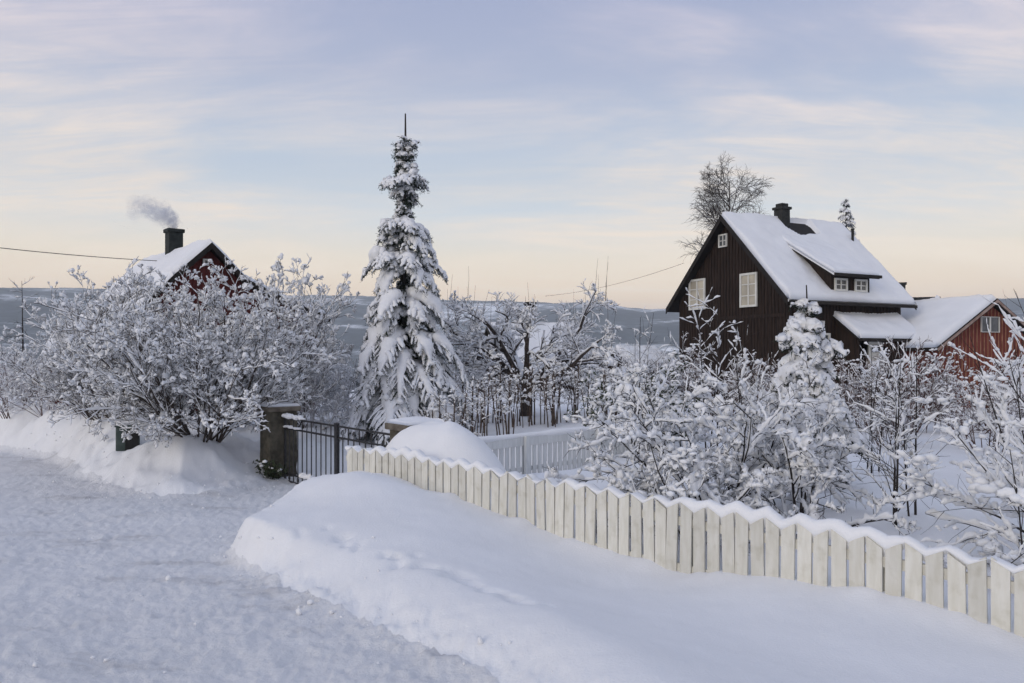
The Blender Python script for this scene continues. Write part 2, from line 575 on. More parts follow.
def road_dist(x, y):
    """signed distance to the road's outline, negative on the road"""
    best = np.full(x.shape, 1e9)
    inside = np.zeros(x.shape, bool)
    n = len(ROAD_FINE)
    for i in range(n):
        ax, ay = ROAD_FINE[i]
        bx, by = ROAD_FINE[(i + 1) % n]
        ex, ey = bx - ax, by - ay
        t = np.clip(((x - ax) * ex + (y - ay) * ey) / (ex * ex + ey * ey), 0, 1)
        best = np.minimum(best, (x - ax - t * ex) ** 2 + (y - ay - t * ey) ** 2)
        c = (ay > y) != (by > y)
        with np.errstate(divide='ignore', invalid='ignore'):
            inside ^= c & (x < (bx - ax) * (y - ay) / (by - ay if by != ay else 1e-9) + ax)
    d = np.sqrt(best)
    return np.where(inside, -d, d)


_dr = np.random.default_rng(8)
DENT = []
for u, v, Y in ((305, 533, 8.35), (325, 541, 8.05), (345, 548, 7.75), (372, 555, 7.45), (395, 560, 7.2), (405, 566, 7.05), (428, 571, 6.85), (440, 577, 6.75), (452, 580, 6.6), (470, 585, 6.4), (488, 592, 6.2), (505, 597, 6.05), (520, 602, 5.9)):
    p = at(u, v, Y)
    for q in range(3):
        DENT.append((p[0] + 0.10 + _dr.normal() * 0.08, p[1] + 0.12 + _dr.normal() * 0.08, _dr.uniform(0.03, 0.07), _dr.uniform(0.04, 0.085)))


def terrain(x, y):
    """true snow surface and the distance to the road's edge"""
    Yc = np.clip(y, -6, 32)
    zr = -1.65 - 0.085 * Yc + 0.0011 * Yc ** 2
    d0 = road_dist(x, y)
    d = d0 + (0.16 + 0.35 * sstep(12.5, 15, y) * (1 - sstep(-5, -3, x))) * fbm(x, y, 1.1, 4)
    zb = upper(x, y)
    rough = sstep(12.5, 16, y) * (1 - sstep(-3, -1, x))
    zb = zb + 0.035 * fbm(x, y, 2.4, 4, 0.45) + 0.012 * fbm(x + 12, y, 0.28, 3, 0.6) + rough * (0.22 * fbm(x + 40, y, 1.6, 3, 0.5) + 0.26 * fbm(x + 4, y + 7, 0.62, 3, 0.5))
    # drifted snow against the foot of the picket fence
    fx_, fy_ = x - FL[0], y - FL[1]
    along = fx_ * fdir[0] + fy_ * fdir[1]
    across = fx_ * fdir[1] - fy_ * fdir[0]
    zb = zb + np.exp(-(across / 0.22) ** 2) * np.where(along > -0.5, 0.10 * np.clip(fbm(along + 20, across * 0, 0.45, 3) + 0.15, 0, 1), 0)
    W = np.where(x > -3.6 + 0 * y, 0.85 - 0.62 * sstep(7.3, 9.0, y) * (1 - sstep(12, 14, y)), 1.15 + 1.15 * np.exp(-((x + 6) / 1.6) ** 2))
    W = np.where((y > 13) & (x > -5), 2.0, W)
    w = sstep(-0.30, 1, d / W)
    # packed, churned snow of the road: lumps, low ruts along its course
    lumps = 0.025 * fbm(x, y, 0.9, 3) + 0.016 * fbm(x + 9, y, 0.30, 3, 0.6) + 0.034 * fbm(x + 3, y + 5, 0.10, 3, 0.65)
    q = x * 0.80 + y * 0.60
    lumps = lumps + 0.022 * np.sin(q * 2.4 + 1.5 * fbm(x, y, 3.0, 2)) * sstep(0.5, 2.5, -d0)
    z = zr + w * (zb - zr) + (1 - w) * lumps + 0.07 * fbm(x + 31, y, 0.20, 3, 0.6) * np.exp(-((d - 0.05) / 0.22) ** 2)
    for ax, ay, dep, rad in DENT:
        z = z - dep * np.exp(-((x - ax) ** 2 + (y - ay) ** 2) / rad ** 2)
    return z, d


def gz(x, y):
    z, _ = terrain(np.array([float(x)]), np.array([float(y)]))
    return float(z[0])


def polar(rads, angs):
    R, A = np.meshgrid(rads, angs, indexing='ij')
    return R * np.sin(A), R * np.cos(A)


def grid_quads(nr, na, wrap):
    i = np.arange(nr - 1)[:, None]
    j = np.arange(na if wrap else na - 1)[None]
    j2 = (j + 1) % na
    return np.stack([i * na + j, (i + 1) * na + j, (i + 1) * na + j2, i * na + j2], -1).reshape(-1, 4)


def make_ground():
    angs = np.radians(np.concatenate([np.arange(-37, 37, 0.13), np.arange(37, 323, 3.0)]))
    rads = 0.7 * 1.0085 ** np.arange(0, 552)
    rads = rads[rads < 75]
    x, y = polar(rads, angs)
    z, d = terrain(x, y)
    r = np.hypot(x, y)
    z = z * (1 - sstep(38, 60, r)) + (-2.2 - 0.004 * r) * sstep(38, 60, r)
    na, nr = len(angs), len(rads)
    Q = grid_quads(nr, na, True)
    zg = z - 0.06 * sstep(0.0, 0.35, -d) - 3.0 * sstep(62, 75, r)
    g = MB().add(np.stack([x, y, zg], -1), Q).build('ground', M['snow'], smooth=True)
    tag(g, kind='structure')
    zr = z + 0.004 - 0.04 * sstep(0.0, 0.14, d)
    ok = ((d < 0.15) & (r < 58)).ravel()
    Qr = Q[ok[Q].all(1)]
    used, inv = np.unique(Qr, return_inverse=True)
    rd = MB().add(np.stack([x, y, zr], -1).reshape(-1, 3)[used], inv.reshape(-1, 4)).build('road', M['road'], smooth=True)
    tag(rd, kind='structure')


def make_hills():
    angs = np.radians(np.concatenate([np.arange(-45, 45, 0.25), np.arange(45, 315, 5.0)]))
    rads = 58 * 1.022 ** np.arange(0, 228)
    x, y = polar(rads, angs)
    r = np.hypot(x, y)
    u = x / np.maximum(y, 1) * F + CU
    front = sstep(0.0, 0.5, y / r)
    low = -2.4 - 78 * sstep(60, 900, r) + 2.5 * fbm(x, y, 60, 3) * sstep(60, 200, r)
    top = 300 - 26 * sstep(380, 560, u) - 34 * sstep(585, 650, u) + 20 * fbm(x / 1000, y / 1000, 0.9, 3)
    z = low + sstep(1500, 4300, r) * (top + 78) * (0.25 + 0.75 * front) + 26 * fbm(x, y, 420, 5, 0.55) * sstep(1300, 2400, r) * (1 - 0.6 * sstep(3900, 4600, r))
    z = z - 140 * sstep(4600, 8000, r)
    h = MB().add(np.stack([x, y, z], -1), grid_quads(len(rads), len(angs), True)).build('hills', M['hills'], smooth=True)
    tag(h, kind='structure')


make_ground()
make_hills()


# ------------------------------------------------------------------ snow sheets on roofs
def snow_sheet(mb, A, B, D, C, t, nu=26, nv=14, seed=0, mask=None, edge=0.16, wav=0.03, over=0.03):
    """a cushion of snow on the quad A-B (lower edge) D-C (upper edge); t thickness along z"""
    A, B, C, D = [np.asarray(p, float) for p in (A, B, C, D)]
    u, v = np.meshgrid(np.linspace(0, 1, nu), np.linspace(0, 1, nv), indexing='ij')
    base = (A * (1 - u)[..., None] + B * u[..., None]) * (1 - v)[..., None] + (D * (1 - u)[..., None] + C * u[..., None]) * v[..., None]
    lu, lv = np.linalg.norm(B - A), np.linalg.norm(D - A)
    du = np.minimum(u, 1 - u) * lu
    dv = np.minimum(v, 1) * lv
    e = np.clip(np.minimum(du, dv) / edge, 0, 1)
    th = t * np.sqrt(1 - (1 - e) ** 2)
    nz = fbm(u * lu + seed * 7.7, v * lv + seed * 3.1, 1.6, 4)
    th = th * (1 + 0.35 * nz) + wav * nz * e + 0.05 * fbm(u * lu + 9 + seed, v * lv, 0.5, 3) * e
    if mask is not None:
        mk = mask(base)
        th = th * mk - 0.05 * (1 - mk)
    top = base.copy()
    top[..., 2] += (np.maximum(th, 0) if mask is None else th) + 0.003
    bot = base.copy()
    bot[..., 2] -= 0.0 if mask is None else 0.10
    V = np.concatenate([top.reshape(-1, 3), bot.reshape(-1, 3)])
    N = nu * nv
    i = np.arange(nu - 1)[:, None]
    j = np.arange(nv - 1)[None]
    q = np.stack([i * nv + j, (i + 1) * nv + j, (i + 1) * nv + j + 1, i * nv + j + 1], -1).reshape(-1, 4)
    rim = [(a * nv) for a in range(nu)] + [((nu - 1) * nv + b) for b in range(1, nv)] + [(a * nv + nv - 1) for a in range(nu - 2, -1, -1)] + [b for b in range(nv - 2, 0, -1)]
    rq = [(rim[k], rim[(k + 1) % len(rim)], N + rim[(k + 1) % len(rim)], N + rim[k]) for k in range(len(rim))]
    mb.add(V, np.concatenate([q, np.array(rq)]))


def window(parent, plane, a0, a1, z0, z1, pos, out, nv=1, nh=2, pane='pane', fw=0.09, mw=0.04):
    """a window in a wall; plane 'x' (wall at x=pos) or 'y' (wall at y=pos); out: -1/+1 side it faces"""
    f, p = MB(), MB()

    def bx(mb, s0, s1, t0, t1, d0, d1):
        e0, e1 = sorted((pos + out * d0, pos + out * d1))
        if plane == 'x':
            mb.box(e0, e1, s0, s1, t0, t1)
        else:
            mb.box(s0, s1, e0, e1, t0, t1)
    bx(f, a0, a0 + fw, z0, z1, 0.005, 0.07)
    bx(f, a1 - fw, a1, z0, z1, 0.005, 0.07)
    bx(f, a0 + fw, a1 - fw, z1 - fw, z1, 0.005, 0.068)
    bx(f, a0 + fw, a1 - fw, z0, z0 + fw, 0.005, 0.068)
    for k in range(1, nv + 1):
        c = a0 + (a1 - a0) * k / (nv + 1)
        bx(f, c - mw * 0.8, c + mw * 0.8, z0 + fw, z1 - fw, 0.010, 0.056)
    for k in range(1, nh + 1):
        c = z0 + (z1 - z0) * k / (nh + 1)
        bx(f, a0 + fw, a1 - fw, c - mw / 2, c + mw / 2, 0.012, 0.050)
    w = f.build('window', M['win'], parent)
    bx(p, a0 + fw, a1 - fw, z0 + fw, z1 - fw, 0.006, 0.024)
    p.build('pane', M[pane], w)
    return w


def battens(mb, plane, a0, a1, z0, ztop, pos, out, pitch=0.19, w=0.045, d=0.022):
    a = a0 + pitch / 2
    while a < a1 - w:
        zt = ztop(a + w / 2)
        e0, e1 = sorted((pos, pos + out * d))
        if zt > z0 + 0.1:
            if plane == 'x':
                mb.box(e0, e1, a, a + w, z0, zt)
            else:
                mb.box(a, a + w, e0, e1, z0, zt)
        a += pitch


# ------------------------------------------------------------------ brown house
def brown_house():
    N = np.array([10.82, 31.2])
    ang = math.atan2(0.45, 0.893)
    G = -2.3                                  # ground
    root = thing('wooden_house', 'dark brown timber house with steep snowy roof, white windows and a small dormer', 'house', (N[0], N[1], G), ang)
    Z = lambda a: a - G
    LX, LY, EZ, RZ = 7.55, 7.66, 2.39, 6.26
    mid = LY / 2
    sl = (RZ - EZ) / mid
    und = 0.36                                # snow + deck below the snow line
    rz = lambda y: EZ + sl * (mid - abs(y - mid)) - und
    x0, x1, y0, y1 = 0.42, LX - 0.4, 0.45, LY - 0.45
    w = MB()
    prof = [(y0, -0.4 + G), (y1, -0.4 + G), (y1, rz(y1)), (mid, rz(mid)), (y0, rz(y0))]
    w.prism([(x0, y, Z(z)) for y, z in prof], (x1 - x0, 0, 0))
    battens(w, 'x', y0, y1, 0, lambda a: Z(rz(a)) - 0.02, x0, -1)
    battens(w, 'y', x0, x1, 0, lambda a: Z(rz(y0)) - 0.02, y0, -1)
    w.box(x0 - 0.035, x0 - 0.001, y0 + 0.1, y1 - 0.1, Z(1.55), Z(1.69))
    w.build('wall', M['brown'], root)
    rf = MB()
    dk = 0.14
    for s in (0, 1):
        ye = 0 if s == 0 else LY
        pts = [(0, ye, Z(EZ - 0.20)), (LX, ye, Z(EZ - 0.20)), (LX, mid, Z(RZ - 0.20)), (0, mid, Z(RZ - 0.20))]
        rf.prism(pts, (0, 0, -dk))
    # barge boards and gutter
    for xx in (-0.035, LX + 0.002):
        for s in (0, 1):
            ye = 0 if s == 0 else LY
            rf.prism([(xx, ye, Z(EZ - 0.17)), (xx, mid, Z(RZ - 0.17)), (xx, mid, Z(RZ - 0.44)), (xx, ye, Z(EZ - 0.44))], (0.033, 0, 0))
    rf.box(0.02, LX - 0.02, -0.09, -0.004, Z(EZ - 0.36), Z(EZ - 0.24))
    roof = rf.build('roof', M['brown_trim'], root)

    def bare(b):
        x, y = b[..., 0], b[..., 1]
        q = ((x - 4.35) / 0.85) ** 2 + ((y - 3.5) / 0.45) ** 2 + 0.9 * fbm(x, y, 0.5, 3)
        return sstep(0.75, 1.25, q)
    sn, sn2 = MB(), MB()
    snow_sheet(sn, (0.0, -0.02, Z(EZ - 0.20)), (LX, -0.02, Z(EZ - 0.20)), (0.0, mid, Z(RZ - 0.2)), (LX, mid, Z(RZ - 0.2)), 0.22, 90, 50, 1, bare)
    snow_sheet(sn2, (0.0, LY + 0.02, Z(EZ - 0.20)), (LX, LY + 0.02, Z(EZ - 0.20)), (0.0, mid, Z(RZ - 0.2)), (LX, mid, Z(RZ - 0.2)), 0.22, 40, 20, 2)
    sn.build('snow', M['snow'], roof, smooth=True)
    sn2.build('snow', M['snow'], roof, smooth=True)
    # dormer
    dx0, dx1, dy = 2.67, 4.95, 0.27
    dz = lambda y: 3.46 + 0.60 * (y + 0.10)   # snow line of the dormer roof
    dm = MB()
    ytop = 2.75
    dm.prism([(dx0, dy, Z(2.1)), (dx0, dy, Z(dz(dy) - 0.27)), (dx0, ytop, Z(dz(ytop) - 0.27)), (dx0, ytop, Z(4.0))], (dx1 - dx0, 0, 0))
    dor = dm.build('dormer', M['brown'], root)
    dr = MB()
    dr.prism([(dx0 - 0.3, -0.12, Z(dz(-0.12) - 0.10)), (dx1 + 0.14, -0.12, Z(dz(-0.12) - 0.10)), (dx1 + 0.14, ytop, Z(dz(ytop) - 0.10)), (dx0 - 0.3, ytop, Z(dz(ytop) - 0.10))], (0, 0, -0.17))
    dr.box(dx0 - 0.3, dx1 + 0.2, -0.20, -0.124, Z(dz(-0.12) - 0.24), Z(dz(-0.12) - 0.12))
    dr.build('dormer_roof', M['brown_trim'], dor)
    ds = MB()
    snow_sheet(ds, (dx0 - 0.31, -0.15, Z(dz(-0.15) - 0.10)), (dx1 + 0.15, -0.15, Z(dz(-0.15) - 0.10)), (dx0 - 0.31, ytop + .5, Z(dz(ytop + .5) - 0.10)), (dx1 + 0.15, ytop + .5, Z(dz(ytop + .5) - 0.10)), 0.12, 60, 44, 3, bare)
    ds.build('dormer_snow', M['snow'], dor, smooth=True)
    for a in (2.84, 4.02):
        window(root, 'y', a, a + 0.74, Z(2.64), Z(3.17), dy, -1, 1, 1, 'pane_dark', 0.08, 0.035)
    # gable windows
    window(root, 'x', 2.05, 3.06, Z(2.03), Z(3.47), x0 - 0.022, -1, 1, 2)
    window(root, 'x', 5.30, 6.42, Z(2.08), Z(3.49), x0 - 0.022, -1, 1, 2)
    window(root, 'x', 3.86, 4.40, Z(4.75), Z(5.32), x0 - 0.022, -1, 1, 1, 'pane_dark', 0.06, 0.03)
    window(root, 'y', 1.95, 2.75, Z(-0.6), Z(0.9), y0 - 0.022, -1, 1, 2, 'pane_dark')
    # chimney and vent pipe
    c = MB()
    c.box(3.32, 3.82, 3.58, 4.08, Z(5.5), Z(6.60))
    c.box(3.26, 3.88, 3.52, 4.14, Z(6.60), Z(6.72))
    c.box(3.37, 3.77, 3.63, 4.03, Z(6.72), Z(6.88))
    ch = c.build('chimney', M['chim'], root, bevel=0.02)
    v = MB()
    v.tube([(7.0, 2.85, Z(4.8)), (7.0, 2.85, Z(5.80))], [0.06, 0.06], 10)
    v.tube([(7.0, 2.85, Z(5.80)), (7.0, 2.85, Z(5.86))], [0.085, 0.085], 10)
    v.build('vent_pipe', M['black'], root)
    # porch
    px0, px1, py = 3.0, 7.05, -0.82
    pz = lambda y: 0.84 + 0.74 * (y - py)
    pr = MB()
    pr.prism([(px0, py, Z(pz(py) - 0.15)), (px1, py, Z(pz(py) - 0.15)), (px1, y0, Z(pz(y0) - 0.15)), (px0, y0, Z(pz(y0) - 0.15))], (0, 0, -0.11))
    pr.box(px0, px1, py - 0.08, py - 0.002, Z(0.56), Z(0.68))
    prf = pr.build('porch_roof', M['brown_trim'], root)
    ps = MB()
    snow_sheet(ps, (px0 - .02, py - 0.04, Z(pz(py - .04) - 0.15)), (px1 + .02, py - 0.04, Z(pz(py - .04) - 0.15)), (px0 - .02, y0, Z(pz(y0) - 0.15)), (px1 + .02, y0, Z(pz(y0) - 0.15)), 0.2, 50, 20, 4)
    ps.build('snow', M['snow'], prf, smooth=True)
    pw = MB()
    pw.prism([(px0 + 0.15, -0.55, 0), (px0 + 0.15, -0.55, Z(pz(-.55) - .27)), (px0 + 0.15, y0, Z(pz(y0) - .27)), (px0 + 0.15, y0, 0)], (0.06, 0, 0))
    pw.box(5.05, px1 - 0.2, -0.55, -0.48, 0, Z(pz(-.55) - .27))
    pw.box(px1 - 0.26, px1 - 0.2, -0.479, y0, 0, Z(0.7))
    pw.box(3.21, 3.33, -0.58, -0.46, 0, Z(0.72))
    battens(pw, 'y', 5.05, px1 - 0.2, 0, lambda a: Z(0.7), -0.55, -1)
    pw.build('porch_wall', M['brown'], root)
    dd = MB()
    dd.box(4.22, 5.02, -0.30, -0.24, Z(-1.6), Z(0.55))
    dr_ = dd.build('door', M['win'], root)
    p2 = MB()
    p2.box(4.38, 4.86, -0.315, -0.296, Z(0.12), Z(0.42))
    p2.build('pane', M['pane_dark'], dr_)
    return root


brown_house()


# ------------------------------------------------------------------ houses with a gable roof
def gable_house(name, label, loc, ang, prof, L, wallm, roofm, ground, thick=0.22, profl=None, over=0.35, bat=True, batm=None, seed=0, mask=None):
    """local x: along the ridge away from the front gable; local y: across; prof: [(y, z)] snow line from ridge outwards, mirrored"""
    root = thing(name, label, 'house', (loc[0], loc[1], ground), ang)
    Z = lambda a: a - ground
    pl = profl or prof                                   # the +y side may have a roof of its own
    py = np.array([p[0] for p in pl])
    pz = np.array([p[1] for p in pl])
    ny = np.array([p[0] for p in prof])
    nz = np.array([p[1] for p in prof])
    line = lambda y: float(np.interp(y, py, pz)) if y > 0 else float(np.interp(-y, ny, nz))
    wn = ny[-1] - 0.35
    wp = py[-1] - 0.35
    und = thick + 0.16
    w = MB()
    cuts = sorted(set([-wn, wp] + [float(y) for y in py if y < wp] + [-float(y) for y in ny if y < wn]))
    for a, b in zip(cuts[:-1], cuts[1:]):
        w.prism([(over, a, Z(ground - 0.3)), (over, b, Z(ground - 0.3)), (over, b, Z(line(b) - und)), (over, a, Z(line(a) - und))], (L - 2 * over, 0, 0))
    if bat and batm is None:
        battens(w, 'x', -wn, wp, 0, lambda a: Z(line(a) - und) - 0.02, over, -1, 0.22, 0.05)
    w.build('wall', wallm, root)
    if batm is not None:
        b2 = MB()
        battens(b2, 'x', -wn, wp, 0, lambda a: Z(line(a) - und) - 0.02, over, -1, 0.22, 0.035)
        b2.build('batten_cladding', batm, root)
    rf = MB()
    sns = []
    for s, yy, zz in ((-1, ny, nz), (1, py, pz)):
        sn = MB()
        for k in range(len(yy) - 1):
            a, b = (yy[k], zz[k] - thick), (yy[k + 1], zz[k + 1] - thick)
            rf.prism([(0, s * a[0], Z(a[1])), (L, s * a[0], Z(a[1])), (L, s * b[0], Z(b[1])), (0, s * b[0], Z(b[1]))], (0, 0, -0.13))
            rf.prism([(-0.03, s * a[0], Z(a[1] + 0.02)), (-0.03, s * b[0], Z(b[1] + 0.02)), (-0.03, s * b[0], Z(b[1] - 0.2)), (-0.03, s * a[0], Z(a[1] - 0.2))], (0.028, 0, 0))
            snow_sheet(sn, (0, s * b[0], Z(b[1])), (L, s * b[0], Z(b[1])), (0, s * a[0], Z(a[1])), (L, s * a[0], Z(a[1])), thick, 40, 16, seed + k + s, mask, edge=0.14 if k == len(yy) - 2 else 0.02)
        sns.append(sn)
    roof = rf.build('roof', roofm, root)
    for sn in sns:
        sn.build('snow', M['snow'], roof, smooth=True)
    return root, Z


# red house on the left with smoking chimney; ridge runs (-.646,.763)
LH = np.array([-10.18, 27.0])
LHa = math.atan2(0.763, -0.646)
lh, Zl = gable_house('wooden_house', 'red house behind the big lilac, with smoking chimney and snowy roof', LH, LHa,
                     [(0, 4.0), (1.25, 2.82), (2.45, 2.30), (4.4, 1.62)], 8.0, M['red_dark'], M['brown_trim'], -2.4, 0.2, [(0, 4.0), (1.25, 2.82), (2.6, 1.35)], seed=20)
c = MB()
c.box(3.86, 4.36, -0.30, 0.22, Zl(3.2), Zl(4.62))
c.box(3.81, 4.41, -0.35, 0.27, Zl(4.62), Zl(4.76))
c.build('chimney', M['chim_green'], lh, bevel=0.02)
c = MB()
c.box(2.2, 3.2, 0.02, 0.5, Zl(3.86), Zl(3.90))
window(lh, 'x', 0.0, 0.2, Zl(3.05), Zl(3.28), 0.35 - 0.022, -1, 0, 0, 'pane_dark', 0.05, 0.03)
window(lh, 'x', 0.6, 1.6, Zl(-0.6), Zl(0.8), 0.35 - 0.022, -1, 1, 2)
window(lh, 'x', -2.5, -1.5, Zl(-0.6), Zl(0.8), 0.35 - 0.022, -1, 1, 2)

# red barn on the right; ridge direction (-.39,.92)
BH = np.array([20.1, 33.0])
BHa = math.atan2(0.92, -0.39)
bh, Zb = gable_house('barn', 'red barn with snowy roof and vertical boards at the right edge', BH, BHa,
                     [(0, 2.53), (3.48, 0.50)], 8.5, M['red_light'], M['brown_trim'], -2.3, 0.2, batm=M['batten'], seed=30)
bh['category'] = 'barn'
rk = MB()
for s in (-1, 1):
    rk.prism([(-0.06, 0, Zb(2.53 - .23)), (-0.06, s * 3.48, Zb(.5 - .23)), (-0.06, s * 3.48, Zb(.5 - .35)), (-0.06, 0, Zb(2.53 - .35))], (0.028, 0, 0))
rk.build('barge_board', M['rake'], bh)
window(bh, 'x', -0.55, 0.55, Zb(0.95), Zb(1.6), 0.35 - 0.022, -1, 1, 0, 'pane_dark', 0.022, 0.04)

# dark-roofed house farther off behind the barn
dh, Zd = gable_house('wooden_house', 'dark roofed house showing only chimney and ridge between brown house and barn', (26.6, 49.5), math.atan2(0.35, -0.94),
                     [(0, 3.75), (3.6, 0.9)], 6.0, M['brown'], M['tar'], -2.4, 0.12, seed=40, mask=lambda b: sstep(-0.05, 0.15, fbm(b[..., 0], b[..., 1], 0.9, 4)))
c = MB()
c.box(1.95, 2.5, -0.3, 0.3, Zd(3.0), Zd(4.42))
c.box(1.88, 2.57, -0.37, 0.37, Zd(4.42), Zd(4.56))
c.build('chimney', M['chim'], dh)

# low cottage beyond the apple tree
ch_, Zc = gable_house('cottage', 'low cottage with snow laden roof and dark chimney behind the apple tree', (-1.5, 48.0), 0.34,
                      [(0, 2.0), (3.4, -0.45)], 5.8, M['brown'], M['brown_trim'], -2.6, 0.3, seed=50)
ch_['category'] = 'cottage'
for a, b, h in ((2.5, 0.5, 3.1),):
    c = MB()
    c.box(a, a + b, -0.3, 0.25, Zc(2.0), Zc(h))
    c.box(a - 0.05, a + b + 0.05, -0.35, 0.30, Zc(h), Zc(h + 0.14))
    c.build('chimney', M['chim'], ch_)

# small sheds
sh, Zs = gable_house('shed', 'small shed with snow covered roof between brown house and apple tree', (5.3, 41.0), math.radians(25), [(0, 0.5), (1.6, -0.35)], 2.6, M['brown'], M['brown_trim'], -2.3, 0.25, seed=60)
sh['category'] = 'shed'
sh2, Zs2 = gable_house('shed', 'small red shed with white snowy roof left of the big lilac', (-20.7, 36.2), 0.05, [(0, 1.6), (1.7, -0.15)], 2.3, M['red_dark'], M['brown_trim'], -2.4, 0.25, seed=70)
sh2['category'] = 'shed'


# ------------------------------------------------------------------ smoke
def smoke():
    mb = MB()
    top = np.array([-10.18, 27.0]) + 4.1 * np.array([-0.646, 0.763])
    P = np.array([(top[0] + 0.1, top[1], 4.82), (top[0] - 0.05, top[1], 5.15), (top[0] - 0.45, top[1] + 0.05, 5.45), (top[0] - 0.95, top[1] + 0.1, 5.6), (top[0] - 1.5, top[1] + 0.1, 5.62)])
    base = P[0].copy()
    base[0] -= 0.1
    base[2] -= 0.08
    V, T = blobs([(-0.72, 0.05, 0.66)], [(1.6, 1.0, 1.05)], 3, 0.03)
    me = raw_mesh('chimney_smoke', V, None, T)
    m = bpy.data.materials.new('smoke')
    m.use_nodes = True
    nt = m.node_tree
    Nn, L = nt.nodes, nt.links
    for n in list(Nn):
        if n.type == 'BSDF_PRINCIPLED':
            Nn.remove(n)
    out = next(n for n in Nn if n.type == 'OUTPUT_MATERIAL')
    pv = Nn.new('ShaderNodeVolumePrincipled')
    pv.inputs['Color'].default_value = (0.76, 0.78, 0.83, 1)
    tc = Nn.new('ShaderNodeTexCoord')
    # distance to the plume's axis: a few spheres, soft minimum
    last = None
    spheres = [((0.0, 0, 0.02), 0.30), ((-0.04, 0, 0.24), 0.36), ((-0.22, 0.02, 0.48), 0.44), ((-0.55, 0.04, 0.66), 0.52), ((-0.95, 0.05, 0.80), 0.52), ((-1.35, 0.05, 0.95), 0.45), ((-1.5, 0.05, 0.6), 0.30)]
    nz = Nn.new('ShaderNodeTexNoise')
    nz.inputs['Scale'].default_value = 3.2
    nz.inputs['Detail'].default_value = 5
    L.new(tc.outputs['Object'], nz.inputs['Vector'])
    warp = Nn.new('ShaderNodeVectorMath')
    warp.operation = 'MULTIPLY_ADD'
    warp.inputs[1].default_value = (0.6, 0.6, 0.6)
    L.new(nz.outputs['Color'], warp.inputs[0])
    off = Nn.new('ShaderNodeVectorMath')
    off.operation = 'SUBTRACT'
    off.inputs[1].default_value = (0.30, 0.30, 0.30)
    L.new(tc.outputs['Object'], off.inputs[0])
    L.new(off.outputs[0], warp.inputs[2])
    for (c, r), wgt in zip(spheres, (5.0, 4.0, 2.6, 1.7, 1.3, 1.0, 0.7)):
        dn = Nn.new('ShaderNodeVectorMath')
        dn.operation = 'DISTANCE'
        dn.inputs[1].default_value = c
        L.new(warp.outputs[0], dn.inputs[0])
        mr = Nn.new('ShaderNodeMapRange')
        mr.inputs['From Min'].default_value = r
        mr.inputs['From Max'].default_value = r * 0.2
        mr.inputs['To Max'].default_value = wgt
        L.new(dn.outputs['Value'], mr.inputs['Value'])
        if last is None:
            last = mr.outputs[0]
        else:
            mx = Nn.new('ShaderNodeMath')
            mx.operation = 'MAXIMUM'
            L.new(last, mx.inputs[0])
            L.new(mr.outputs[0], mx.inputs[1])
            last = mx.outputs[0]
    mu = Nn.new('ShaderNodeMath')
    mu.operation = 'MULTIPLY'
    mu.inputs[1].default_value = 3.2
    ero = Nn.new('ShaderNodeMapRange')
    ero.inputs['From Min'].default_value = 0.36
    ero.inputs['From Max'].default_value = 0.66
    n3 = Nn.new('ShaderNodeTexNoise')
    n3.inputs['Scale'].default_value = 5.5
    n3.inputs['Detail'].default_value = 6
    L.new(tc.outputs['Object'], n3.inputs['Vector'])
    L.new(n3.outputs['Fac'], ero.inputs['Value'])
    em = Nn.new('ShaderNodeMath')
    em.operation = 'MULTIPLY'
    L.new(last, em.inputs[0])
    L.new(ero.outputs[0], em.inputs[1])
    L.new(em.outputs[0], mu.inputs[0])
    L.new(mu.outputs[0], pv.inputs['Density'])
    L.new(pv.outputs[0], out.inputs['Volume'])
    me.materials.append(m)
    o = bpy.data.objects.new('smoke', me)
    COL.objects.link(o)
    o.location = base
    tag(o, 'grey smoke drifting left from the chimney of the red house', 'smoke')


smoke()


